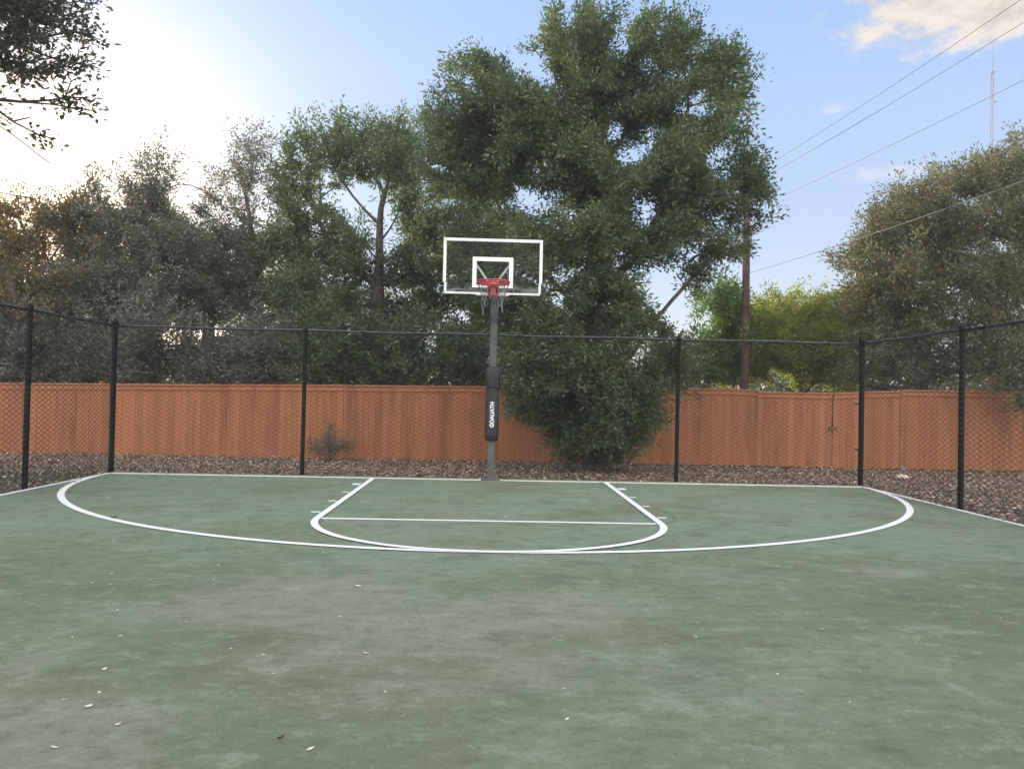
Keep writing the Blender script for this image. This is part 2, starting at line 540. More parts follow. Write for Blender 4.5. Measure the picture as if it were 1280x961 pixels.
def leaf_quads(pos, axis, nor, L, W, fold=.18):
    """pos base, axis unit along leaf, nor approx normal; (n,4,3)"""
    side = np.cross(axis, nor)
    side /= (np.linalg.norm(side, axis=1, keepdims=True)+1e-9)
    nn = np.cross(side, axis)
    L = L[:, None]; W = W[:, None]
    mid = pos+axis*L*.5
    return np.stack([pos, mid+side*W*.5+nn*W*fold, pos+axis*L, mid-side*W*.5+nn*W*fold], 1)


def litter_material():
    m, nt, out = new_mat('dry_leaves')
    b = nt.nodes.new('ShaderNodeBsdfPrincipled')
    geo = nt.nodes.new('ShaderNodeNewGeometry'); r = geo.outputs['Random Per Island']
    n = nt.nodes.new('ShaderNodeValToRGB'); e = n.color_ramp.elements
    e[0].position = 0; e[0].color = (.095, .070, .048, 1); e[1].position = 1; e[1].color = (.60, .50, .42, 1)
    for p_, c_ in ((.35, (.19, .135, .092, 1)), (.65, (.28, .205, .14, 1)), (.86, (.40, .30, .23, 1))):
        q = e.new(p_); q.color = c_
    nt.links.new(r, n.inputs[0]); nt.links.new(n.outputs[0], b.inputs['Base Color'])
    b.inputs['Roughness'].default_value = .8
    nt.links.new(b.outputs[0], out.inputs[0]); return m


M['litter'] = litter_material()


def scatter_litter(n, x0, x1, y0, y1, L):
    x = rng.uniform(x0, x1, n); y = rng.uniform(y0, y1, n)
    z = np.array([ground_z(a, c) for a, c in zip(x, y)])+rng.uniform(.004, .05, n)
    th = rng.uniform(0, 2*np.pi, n); ti = rng.normal(0, .3, n)
    ax = np.stack([np.cos(th)*np.cos(ti), np.sin(th)*np.cos(ti), np.sin(ti)], 1)
    no = rng.normal(0, .35, (n, 3)); no[:, 2] += 1
    return leaf_quads(np.stack([x, y, z], 1), ax, no, rng.uniform(.6, 1.4, n)*L, rng.uniform(.5, 1.2, n)*L*.6)


lv = np.concatenate([
    scatter_litter(60000, -13, 13, 12.36, 17.0, .056),
    scatter_litter(7000, -13, 13, 12.33, 13.2, .05), scatter_litter(520, -5.9, 6.0, 12.08, 12.33, .045)+np.array([0, 0, .05]), scatter_litter(160, -5.8, 6.0, 11.2, 12.1, .03)+np.array([0, 0, .045]), scatter_litter(160, 5.75, 6.1, 5, 12.3, .04)+np.array([0, 0, .05]), scatter_litter(90, -5.95, -5.7, 5, 12.3, .04)+np.array([0, 0, .05]),
    scatter_litter(26000, 6.18, 13, 5, 12.5, .058),
    scatter_litter(7000, -13, -6.05, 5, 12.5, .07)])
tag(np_mesh('leaf_litter', lv, 4, M['litter']), 'brown and pale fallen leaves covering the soil around the court', 'leaf litter', kind='stuff')

# thin grass on the soil at the left
n = 9000
x = rng.uniform(-12, -6.02, n); y = rng.uniform(5, 14.5, n)
keep = (np.sin(x*1.3+2)+np.cos(y*1.1)+rng.normal(0, .7, n)) > -.2
x, y = x[keep], y[keep]; n = len(x)
z = np.array([ground_z(a, c) for a, c in zip(x, y)])
no = rng.normal(0, 1, (n, 3)); no[:, 2] = 0
ax = rng.normal(0, .45, (n, 3)); ax[:, 2] = 1; ax /= np.linalg.norm(ax, axis=1, keepdims=True)
M['grass'] = leaf_mat('grass_blade', (.05, .065, .035), (.10, .11, .06), (.16, .14, .09), .2, trans=.3)
tag(np_mesh('grass', leaf_quads(np.stack([x, y, z-.005], 1), ax, no, rng.uniform(.06, .16, n), rng.uniform(.008, .016, n)), 4, M['grass']),
    'thin short grass on the soil outside the side fence', 'grass', kind='stuff')

# ------------------------------------------------------------------ chain-link fence
M['black_steel'] = simple('black_coated_steel', (.005, .0055, .006), .5, .0, var=.3, nscale=6, spec=.18)
M['rail_steel'] = simple('glossy_black_rail', (.022, .026, .026), .30, .0, var=.5, nscale=3, spec=.7)  # black lightened and made glossier for the sky highlight along the rail
M['wire'] = simple('black_vinyl_wire', (.012, .013, .013), .5, var=.2)
FX0, FX1, FY = -6.05, 6.17, 12.42
FH = 2.36
cf = empty('chain_link_fence', (0, FY, 0))
tag(cf, 'black chain-link fence with round posts and top rail enclosing the green court', 'fence')


def fence_local(x, y, z): return (x, y-FY, z)


def post(x, y, r, h):
    mb = MB(); gz = ground_z(x, y)-.1
    mb.tube([fence_local(x, y, gz), fence_local(x, y, h)], r, 14)
    o = mb.build('post', M['black_steel'], cf, smooth=False)
    c = MB()
    c.lathe(fence_local(x, y, h+.001), [(r+.008, -.045), (r+.010, -.01), (r+.006, .012), (r*.75, .035), (r*.3, .05), (.004, .055)], 14)
    c.build('post_cap', M['black_steel'], o, smooth=True)
    # tension bands / rail clamp round the post
    for zz in (h-.09, h*.66, h*.33, .18):
        k = MB()
        k.lathe(fence_local(x, y, zz), [(r+.003, -.012), (r+.004, -.012), (r+.004, .012), (r+.003, .012)], 14)
        k.build('band', M['black_steel'], o)
    return o


bx = [FX0, -3.0, .06, 3.10, FX1]
for i, x in enumerate(bx):
    post(x, FY, .042 if i in (0, 4) else .033, FH+(.03 if i in (0, 4) else -.01))
side_y = [9.75, 6.7, 3.65]
side_y_l = [10.15, 7.1, 4.05]
for y in side_y_l: post(FX0, y, .036, FH-.0)
for y in side_y: post(FX1, y, .036, FH-.0)


def rail(a, c, nseg):
    mb = MB()
    a = np.array(a); c = np.array(c)
    pts = [a+(c-a)*t+np.array([0, 0, .008*math.sin(t*31)]) for t in np.linspace(0, 1, nseg)]
    mb.tube([fence_local(*q) for q in pts], .022, 10)
    for t in np.linspace(.12, .95, max(2, nseg//3)):
        q = a+(c-a)*t; d = (c-a)/np.linalg.norm(c-a)*.045
        mb.tube([fence_local(*(q-d+np.array([0, 0, .004]))), fence_local(*(q+d+np.array([0, 0, .004])))], .027, 10)
    return mb.build('top_rail', M['rail_steel'], cf, smooth=True)


ZT = FH-.035
rail((FX0, FY, ZT), (FX1, FY, ZT), 17)
rail((FX0, FY, ZT), (FX0, 3.65, ZT), 13)
rail((FX1, FY, ZT), (FX1, 3.25, ZT), 13)


def chain_mesh(a, c, z0, z1, name='wire_mesh', w=.068, r=.0034):
    """zigzag wires interlocking at their bends, in the vertical plane through a-c"""
    a = np.array(a, float); c = np.array(c, float); L = np.linalg.norm(c-a); d = (c-a)/L
    nrm = np.array([-d[1], d[0]])
    nw = int(L/w); nz = int((z1-z0)/(w*.5))
    zz = np.linspace(z0, z1, nz+1)
    k = np.arange(nw)
    sgn = np.where(np.arange(nz+1) % 2 == 0, -1.0, 1.0)
    sg2 = sgn[None, :]*np.where(k % 2 == 0, 1.0, -1.0)[:, None]
    u = (k[:, None]+.5)*w + sg2*(w*.5)
    z = np.broadcast_to(zz, u.shape)
    off = sg2*.0022
    sag = .012*np.sin(u*2.3)*np.sin(z*1.9)
    Pp = np.stack([a[0]+d[0]*u+nrm[0]*(off+sag), a[1]+d[1]*u+nrm[1]*(off+sag)-FY, z], -1)  # nw,nz+1,3
    # 3 corners round every point
    tri = []
    for q in range(3):
        an = 2*math.pi*q/3+.5
        o3 = np.array([d[0]*math.cos(an)+nrm[0]*math.sin(an), d[1]*math.cos(an)+nrm[1]*math.sin(an), 0])*r*1.35
        tri.append(Pp+o3)
    VV = np.stack(tri, 2)      # nw, nz+1, 3, 3
    idx = np.arange(nw*(nz+1)*3).reshape(nw, nz+1, 3)
    faces = []
    for q in range(3):
        p2 = (q+1) % 3
        faces.append(np.stack([idx[:, :-1, q], idx[:, :-1, p2], idx[:, 1:, p2], idx[:, 1:, q]], -1).reshape(-1, 4))
    return np_quads(name, VV.reshape(-1, 3), np.concatenate(faces), M['wire'], cf)


chain_mesh((FX0+.04, FY-.035), (FX1-.04, FY-.035), .015, ZT+.02)
chain_mesh((FX0+.035, 3.7), (FX0+.035, FY-.04), .015, ZT+.02)
chain_mesh((FX1-.035, 3.3), (FX1-.035, FY-.04), .015, ZT+.02)

# ------------------------------------------------------------------ wooden fence
def wood_material(name, base, alt, stain):
    m, nt, out = new_mat(name)
    b = nt.nodes.new('ShaderNodeBsdfPrincipled')
    geo = nt.nodes.new('ShaderNodeNewGeometry'); r = geo.outputs['Random Per Island']
    g = noise(nt, 3.0, 6, .65, stretch=(9, 9, .8))
    s = noise(nt, 1.0, 5, .6, stretch=(3.6, 3.6, .35), loc=(4, 2, 9))
    k = val(nt, 'ADD', val(nt, 'MULTIPLY', r, .3), val(nt, 'MULTIPLY', g, .75))
    c = mixc(nt, ramp(nt, k, .2, .85), base, alt)
    c = mixc(nt, val(nt, 'MULTIPLY', ramp(nt, s, .48, .72), .75), c, stain)
    nt.links.new(c, b.inputs['Base Color']); b.inputs['Roughness'].default_value = .75
    b.inputs['Specular IOR Level'].default_value = .3
    bp = nt.nodes.new('ShaderNodeBump'); bp.inputs['Strength'].default_value = .35; bp.inputs['Distance'].default_value = .005
    nt.links.new(g, bp.inputs['Height']); nt.links.new(bp.outputs[0], b.inputs['Normal'])
    nt.links.new(b.outputs[0], out.inputs[0]); return m


M['cedar'] = wood_material('stained_cedar', (.25, .100, .048), (.36, .152, .072), (.145, .064, .036))
M['cedar_trim'] = wood_material('stained_trim', (.31, .125, .062), (.41, .175, .09), (.22, .095, .052))
wf = empty('wooden_fence', (0, WOOD_Y, -.15))
tag(wf, 'orange-brown stained board fence with capped top beyond the chain-link', 'fence')


def wl(x, y, z): return np.array([x, y-WOOD_Y, z+.15])


def wood_section(x0, y0, x1, y1, t0, t1, b0, b1, name='panel', parent=None, cap=True):
    L = math.hypot(x1-x0, y1-y0); rz = math.atan2(y1-y0, x1-x0)
    d = np.array([math.cos(rz), math.sin(rz)]); nn = np.array([d[1], -d[0]])   # towards the camera
    par = parent or wf
    mb = MB()
    n = max(1, int(round(L/.142))); w = L/n
    for i in range(n):
        t = (i+.5)/n
        zt = t0+(t1-t0)*t-.02; zb = b0+(b1-b0)*t+rnd.uniform(0, .025)
        q = rnd.uniform(-.004, .004)
        px = x0+d[0]*L*t+nn[0]*q; py = y0+d[1]*L*t+nn[1]*q
        mb.box(wl(px, py, (zt+zb)/2), (w-rnd.uniform(.001, .004), .018, zt-zb), rz, bev=.002)
    pn = mb.build(name, M['cedar'], par)
    if cap:
        c = MB()
        m_ = max(1, int(round(L/2.45)))
        for i in range(m_):
            ta, tb = i/m_, (i+1)/m_
            for (off, hh, dep, zo, ht) in ((.024, .095, .020, -.075, 0), (.0, .032, .135, -.008, 0)):
                A = wl(x0+d[0]*(L*ta+.002)+nn[0]*off, y0+d[1]*(L*ta+.002)+nn[1]*off, t0+(t1-t0)*ta+zo+rnd.uniform(-.004, .004))
                B = wl(x0+d[0]*(L*tb-.002)+nn[0]*off, y0+d[1]*(L*tb-.002)+nn[1]*off, t0+(t1-t0)*tb+zo+rnd.uniform(-.004, .004))
                c.bar(A, B, dep, hh)
        c.build('cap_rail', M['cedar_trim'], par if par is wf else pn)
    return pn


def topz(px, py, Y): return P(px, py, Y)[2]


a = P(-160, 478, WOOD_Y); bq = P(430, 481.5, WOOD_Y); c1 = P(905, 486, WOOD_Y); c2 = P(946, 488, WOOD_Y-.02)
e0 = P(1040, 491.5, WOOD_Y-.1); e1 = P(1076, 490.5, WOOD_Y-.1); e2 = P(1125, 488, WOOD_Y-.1); e3 = P(1420, 493, WOOD_Y-.1); e3 = e2+(e3-e2)*2.6
BZ = -.17
wood_section(a[0], WOOD_Y, bq[0], WOOD_Y, a[2], bq[2], BZ-.04, BZ)
wood_section(bq[0]+.004, WOOD_Y, c1[0], WOOD_Y, bq[2], c1[2], BZ, BZ+.05)
wood_section(c1[0]+.004, WOOD_Y, c2[0], WOOD_Y-.02, c1[2], c2[2]+.005, BZ+.05, BZ+.05)
wood_section(c2[0]+.004, WOOD_Y-.02, e0[0]-.004, WOOD_Y-.1, c2[2]-.03, e0[2], BZ+.05, BZ+.04)
gate = wood_section(e0[0]+.03, WOOD_Y-.10, e1[0], WOOD_Y-.10, e0[2]-.0, e1[2]+.01, BZ+.03, BZ+.03, name='gate')
wood_section(e1[0]+.012, WOOD_Y-.1, e2[0], WOOD_Y-.1, e1[2]+.01, e2[2]-.015, BZ+.03, BZ+.05)
wood_section(e2[0]+.004, WOOD_Y-.12, e3[0], WOOD_Y-.10, e2[2]+.01, e3[2], BZ+.05, BZ+.05)
# back rails and posts that carry the boards (behind)
mb = MB()
xx = a[0]
while xx < e3[0]:
    if not (e0[0]-.1 < xx < e1[0]+.1):
        mb.box(wl(xx, WOOD_Y+.10, .6), (.09, .09, 1.75), bev=.004)
    xx += 2.44
for zz in (.15, .75, 1.3):
    mb.bar(wl(a[0], WOOD_Y+.035, zz), wl(e0[0]-.05, WOOD_Y+.035, zz), .04, .09)
    mb.bar(wl(e1[0]+.02, WOOD_Y+.035, zz), wl(e3[0], WOOD_Y+.035, zz), .04, .09)
mb.box(wl(e0[0]-.02, WOOD_Y+.0, .62), (.09, .09, 1.7), bev=.004)
mb.build('back_frame', M['cedar'], wf)
# shadow gap under the pickets, put in as a dark set-back strip
M['gap_dark'] = simple('gap_shade', (.035, .024, .018), .9, var=.3)
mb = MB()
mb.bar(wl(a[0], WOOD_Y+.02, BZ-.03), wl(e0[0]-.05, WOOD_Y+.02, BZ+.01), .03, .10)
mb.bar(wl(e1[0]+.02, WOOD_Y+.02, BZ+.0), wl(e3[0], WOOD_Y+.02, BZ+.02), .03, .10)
mb.build('gap_strip', M['gap_dark'], wf)
# gate furniture
M['hardware'] = simple('galvanised_hardware', (.16, .13, .10), .45, .6, var=.3, nscale=30)
mb = MB()
lp = P(1040.5, 535, WOOD_Y-.16)
mb.box(wl(lp[0]+.06, lp[1]+.02, lp[2]), (.08, .012, .035), bev=.003)
mb.box(wl(lp[0]-.04, lp[1]+.02, lp[2]+.0), (.035, .025, .08), bev=.004)
mb.tube([wl(lp[0]+.09, lp[1], lp[2]+.02), wl(lp[0]+.09, lp[1]-.03, lp[2]+.02), wl(lp[0]+.09, lp[1]-.03, lp[2]-.07), wl(lp[0]+.09, lp[1], lp[2]-.07)], .008, 6)
mb.tube([wl(lp[0]-.10, lp[1]+.03, lp[2]-.02), wl(lp[0]+.04, lp[1]+.01, lp[2]-.02)], .008, 6)
mb.build('latch', M['hardware'], gate)
for yy in (505, 562):
    mb = MB()
    hp = P(1075, yy, WOOD_Y-.14)
    mb.box(wl(hp[0]-.05, hp[1]+.025, hp[2]), (.11, .008, .03), bev=.002)
    mb.tube([wl(hp[0]+.012, hp[1]+.02, hp[2]-.05), wl(hp[0]+.012, hp[1]+.02, hp[2]+.05)], .011, 8)
    mb.build('hinge', M['black_steel'], gate)

# ------------------------------------------------------------------ basketball hoop
M['pole_paint'] = simple('grey_powder_coat', (.072, .080, .084), .55, var=.18, nscale=5)
M['board_frame'] = simple('white_frame', (.72, .74, .76), .45, var=.05)
M['rim_red'] = simple('red_rim', (.48, .05, .06), .42, var=.2, nscale=12)
M['net'] = simple('net_cord', (.15, .165, .18), .8, var=.3, nscale=40)
M['pad'] = simple('black_pad_vinyl', (.010, .011, .018), .48, var=.3, nscale=5, bump=.15)
M['lettering'] = simple('white_print', (.78, .78, .78), .5, var=.03)


def glass_material():
    m, nt, out = new_mat('acrylic')
    tr = nt.nodes.new('ShaderNodeBsdfTransparent'); tr.inputs[0].default_value = (.97, .98, .98, 1)
    gl = nt.nodes.new('ShaderNodeBsdfGlossy'); gl.inputs['Roughness'].default_value = .04
    df = nt.nodes.new('ShaderNodeBsdfDiffuse'); df.inputs[0].default_value = (.55, .6, .62, 1)
    fr = nt.nodes.new('ShaderNodeFresnel'); fr.inputs[0].default_value = 1.09
    m1 = nt.nodes.new('ShaderNodeMixShader'); nt.links.new(fr.outputs[0], m1.inputs[0])
    nt.links.new(tr.outputs[0], m1.inputs[1]); nt.links.new(gl.outputs[0], m1.inputs[2])
    # smears of dust, thicker towards the lower corner
    tcn = nt.nodes.new('ShaderNodeTexCoord')
    sm = noise(nt, 4, 6, .7, tcn.outputs['Object'], stretch=(.6, 1, 2.6))
    s = nt.nodes.new('ShaderNodeSeparateXYZ'); nt.links.new(tcn.outputs['Object'], s.inputs[0])
    low = ramp(nt, s.outputs[2], 3.05, 2.88)
    k = val(nt, 'ADD', val(nt, 'MULTIPLY', val(nt, 'MULTIPLY', ramp(nt, sm, .45, .75), low), .45), .005)
    m2 = nt.nodes.new('ShaderNodeMixShader'); nt.links.new(k, m2.inputs[0])
    nt.links.new(m1.outputs[0], m2.inputs[1]); nt.links.new(df.outputs[0], m2.inputs[2])
    nt.links.new(m2.outputs[0], out.inputs[0]); return m


M['acrylic'] = glass_material()
HX, HY = .05, 12.14
BY = 11.38           # front face of the board
BXC = .013           # centre of the board
RY = 11.0
hoop = empty('basketball_hoop', (HX, HY, 0))
tag(hoop, 'basketball hoop with clear white-edged backboard, red rim and black padded grey pole', 'basketball hoop')


def h(x, y, z): return np.array([x-HX, y-HY, z])


mb = MB(); mb.box(h(HX, HY, 1.46), (.117, .117, 2.92), bev=.01)
mb.box(h(HX, HY, 2.935), (.13, .13, .03), bev=.004)
pole = mb.build('pole', M['pole_paint'], hoop)
mb = MB(); mb.box(h(HX, HY, .012), (.30, .20, .024), bev=.004)
for sx in (-1, 1):
    for sy in (-1, 1):
        mb.lathe(h(HX+sx*.115, HY+sy*.07, .024), [(.018, 0), (.018, .014), (.009, .015), (.009, .05)], 6)
        mb.bar(h(HX+sx*.066, HY+sy*.03, .024), h(HX+sx*.10, HY+sy*.03, .024), .008, .008)
mb.build('base_plate', M['pole_paint'], hoop)
# clamp bolts above the pad
mb = MB()
for zz in (1.905, 1.855):
    mb.tube([h(HX-.105, HY-.035, zz), h(HX+.105, HY-.035, zz)], .008, 6)
    for s in (-1, 1): mb.tube([h(HX+s*.085, HY-.035, zz), h(HX+s*.10, HY-.035, zz)], .016, 6)
mb.build('clamp_bolt', M['hardware'], pole)
# extension arms: a lower pair and a V shaped upper pair
mb = MB()
for s in (-1, 1):
    mb.bar(h(HX+s*.072, HY+.05, 2.45), h(HX+s*.072, BY+.06, 2.93), .012, .075)
for s in (-1, 1):
    mb.bar(h(HX+s*.072, HY+.04, 2.80), h(HX+s*.072, BY+.05, 3.08), .012, .06)
arm = mb.build('extension_arm', M['pole_paint'], hoop)
for s in (-1, 1):
    mb = MB(); mb.bar(h(BXC+s*.07, BY+.045, 3.05), h(BXC+s*.27, BY+.045, 3.33), .035, .03)
    mb.build('brace', simple('brace_grey', (.42, .44, .46), .5), hoop)
    mb = MB(); mb.bar(h(BXC+s*.285, BY+.05, 2.90), h(BXC+s*.285, BY+.05, 3.66), .02, .03)
    mb.build('back_bar', M['black_steel'], hoop)
# board
BW, BH, BZ0 = 1.49, .84, 2.845
bz1 = BZ0+BH
bd = empty('backboard', (0, BY-HY, 0)); bd.parent = hoop; bd.location = (0, 0, 0)
mb = MB(); mb.box(h(BXC, BY+.006, (BZ0+bz1)/2), (BW-.02, .012, BH-.02))
glass = mb.build('glass_panel', M['acrylic'], bd)
glass.location = (0, 0, 0)
mb = MB(); t = .046
mb.box(h(BXC, BY+.004, bz1-t/2), (BW, .034, t), bev=.006)
mb.box(h(BXC, BY+.004, BZ0+.017), (BW-.06, .034, .030), bev=.006)
mb.box(h(BXC, BY+.002, BZ0+.010), (.50, .040, .046), bev=.006)
for s in (-1, 1):
    zc = BZ0+.17
    mb.box(h(BXC+s*(BW/2-t/2), BY+.0035, (zc+bz1-t)/2), (t, .0345, bz1-t-zc), bev=.006)
    mb.box(h(BXC+s*(BW/2-t/2-.014), BY+.003, (BZ0+.03+zc)/2), (.036, .033, zc-BZ0-.028), bev=.006)
mb.build('frame', M['board_frame'], bd)
mb = MB()
qx, qz0, qz1, qt = .305, BZ0+.105, BZ0+.565, .062
y_ = BY-.0035
for (cx, cz, dx, dz) in ((0, qz1-qt/2, 2*qx, qt), (0, qz0+.02, 2*qx, .04), (-qx+qt/2, (qz0+.04+qz1-qt)/2, qt, qz1-qz0-qt-.04), (qx-qt/2, (qz0+.04+qz1-qt)/2, qt, qz1-qz0-qt-.04)):
    mb.box(h(BXC+cx, y_, BZ0 and cz), (dx, .002, dz))
mb.build('shooter_square', M['lettering'], bd)
# rim
RZ = 2.985
rx = BXC+.012
mb = MB()
ring = [h(rx+.232*math.cos(a_), RY+.232*math.sin(a_), RZ) for a_ in np.linspace(0, 2*math.pi, 49)[:-1]]
mb.tube(ring, .0115, 8, closed=True)
rim = mb.build('rim', M['rim_red'], hoop, smooth=True)
mb = MB()
ring2 = [h(rx+.235*math.cos(a_), RY+.235*math.sin(a_), RZ-.026) for a_ in np.linspace(0, 2*math.pi, 49)[:-1]]
mb.tube(ring2, .006, 6, closed=True)
for i in range(12):
    a_ = 2*math.pi*(i+.5)/12
    q = [h(rx+.232*math.cos(a_+o_), RY+.232*math.sin(a_+o_), RZ+z_) for o_, z_ in ((-.05, -.008), (-.03, -.045), (.03, -.045), (.05, -.008))]
    mb.tube(q, .0045, 5)
mb.build('net_hook', M['rim_red'], rim, smooth=True)
mb = MB()
mb.box(h(rx, BY-.012, RZ-.06), (.17, .018, .22), bev=.003)
mb.box(h(rx, BY-.075, RZ-.012), (.15, .13, .014), bev=.003)
for s in (-1, 1):
    mb.add([h(rx+s*.066+q*.006, yy, zz) for q in (-1, 1) for yy, zz in ((BY-.02, RZ-.02), (BY-.16, RZ-.02), (BY-.02, RZ-.165))],
           [(0, 1, 2), (5, 4, 3), (0, 3, 4, 1), (1, 4, 5, 2), (2, 5, 3, 0)])
    mb.bar(h(rx+s*.06, BY-.13, RZ-.012), h(rx+s*.16, RY+.165, RZ), .014, .014)
mb.box(h(rx, BY-.06, RZ-.10), (.09, .08, .13), bev=.006)
mb.build('bracket', M['rim_red'], rim)
# worn net: long cords crossing in diamonds, some torn and hanging
mb = MB()
lv_ = [(.228, -.03), (.195, -.13), (.165, -.22), (.140, -.30), (.125, -.37)]
for i in range(12):
    for sg in (-1, 1):
        pts = []
        last = 5
        if i in (2, 3, 4, 8, 9): last = 3
        for j in range(last):
            a_ = 2*math.pi*(i+.5+sg*.5*(j % 2 if j else 0)+(.0))/12
            r_, z_ = lv_[j]
            pts.append(h(rx+r_*math.cos(a_), RY+r_*math.sin(a_), RZ+z_))
        mb.tube(pts, .0042, 5)
for (a_, l_) in ((3.5, .30), (3.9, .18), (5.6, .26)):
    p0 = h(rx+.16*math.cos(a_), RY+.16*math.sin(a_), RZ-.2)
    mb.tube([p0, p0+np.array([.02*math.sin(a_*5), 0, -l_*.4]), p0+np.array([-.015*math.cos(a_*3), .01, -l_*.75]), p0+np.array([.012, 0, -l_])], [.005, .006, .009, .006], 5)
mb.build('net', M['net'], hoop)
# pad wrapped round the pole
mb = MB()
prof = [(.62, .090, .092), (.64, .104, .100), (.72, .112, .108), (.85, .108, .104), (.98, .110, .106), (1.15, .106, .102), (1.32, .108, .104), (1.45, .098, .098), (1.52, .112, .104), (1.60, .118, .108), (1.74, .120, .108), (1.785, .110, .100), (1.80, .085, .085)]
vs = []; n_ = 20
for (z_, wx, wy) in prof:
    for k in range(n_):
        a_ = 2*math.pi*k/n_
        c_, s_ = math.cos(a_), math.sin(a_)
        e_ = .55
        vs.append(h(HX+wx*math.copysign(abs(c_)**e_, c_)+.004*math.sin(z_*23+k), HY+wy*math.copysign(abs(s_)**e_, s_), z_))
fs = []
for i in range(len(prof)-1):
    for k in range(n_):
        l_ = (k+1) % n_
        fs.append((i*n_+k, i*n_+l_, (i+1)*n_+l_, (i+1)*n_+k))
fs += [tuple(range(n_-1, -1, -1)), tuple(range((len(prof)-1)*n_, len(prof)*n_))]
mb.add(vs, fs)
pad = mb.build('pole_pad', M['pad'], hoop, smooth=True)
mb = MB()
mb.box(h(HX+.118, HY-.03, 1.64), (.03, .10, .30), rz=.12, bev=.008)      # loose flap
mb.build('flap', M['pad'], pad)
for zz in (1.47, .70):
    mb = MB(); mb.box(h(HX, HY, zz), (.226, .226, .035), bev=.02)
    mb.build('strap', M['pad'], pad)
fc = bpy.data.curves.new('lettering', 'FONT')
fc.body = 'GOALIATH'; fc.size = .088; fc.extrude = .0015; fc.offset = .0032; fc.align_x = 'CENTER'; fc.align_y = 'CENTER'
fo = bpy.data.objects.new('lettering_curve', fc); COL.objects.link(fo)
dg = bpy.context.evaluated_depsgraph_get()
tm = bpy.data.meshes.new_from_object(fo.evaluated_get(dg)); tm.name = 'lettering'
bpy.data.objects.remove(fo); bpy.data.curves.remove(fc)
tm.materials.clear(); tm.materials.append(M['lettering'])
tl = max(v.co.x for v in tm.vertices)-min(v.co.x for v in tm.vertices)
to = bpy.data.objects.new('lettering', tm); COL.objects.link(to); to.parent = pad
k_ = .40/tl
to.matrix_local = Matrix.Translation((.004, -.1175, 1.035)) @ Matrix.Rotation(R(90), 4, 'X') @ Matrix.Rotation(R(90), 4, 'Z') @ Matrix.Diagonal((k_, 1.0, 1.0, 1.0))

# ------------------------------------------------------------------ trees
def value_noise(Q, rg, f, k=5):
    s = np.zeros(len(Q))
    for i in range(k):
        d = rg.normal(0, 1, 3); d /= np.linalg.norm(d)
        s += np.sin(Q@d*f*rg.uniform(.7, 1.6)+rg.uniform(0, 6.28))
    return s/k**.5


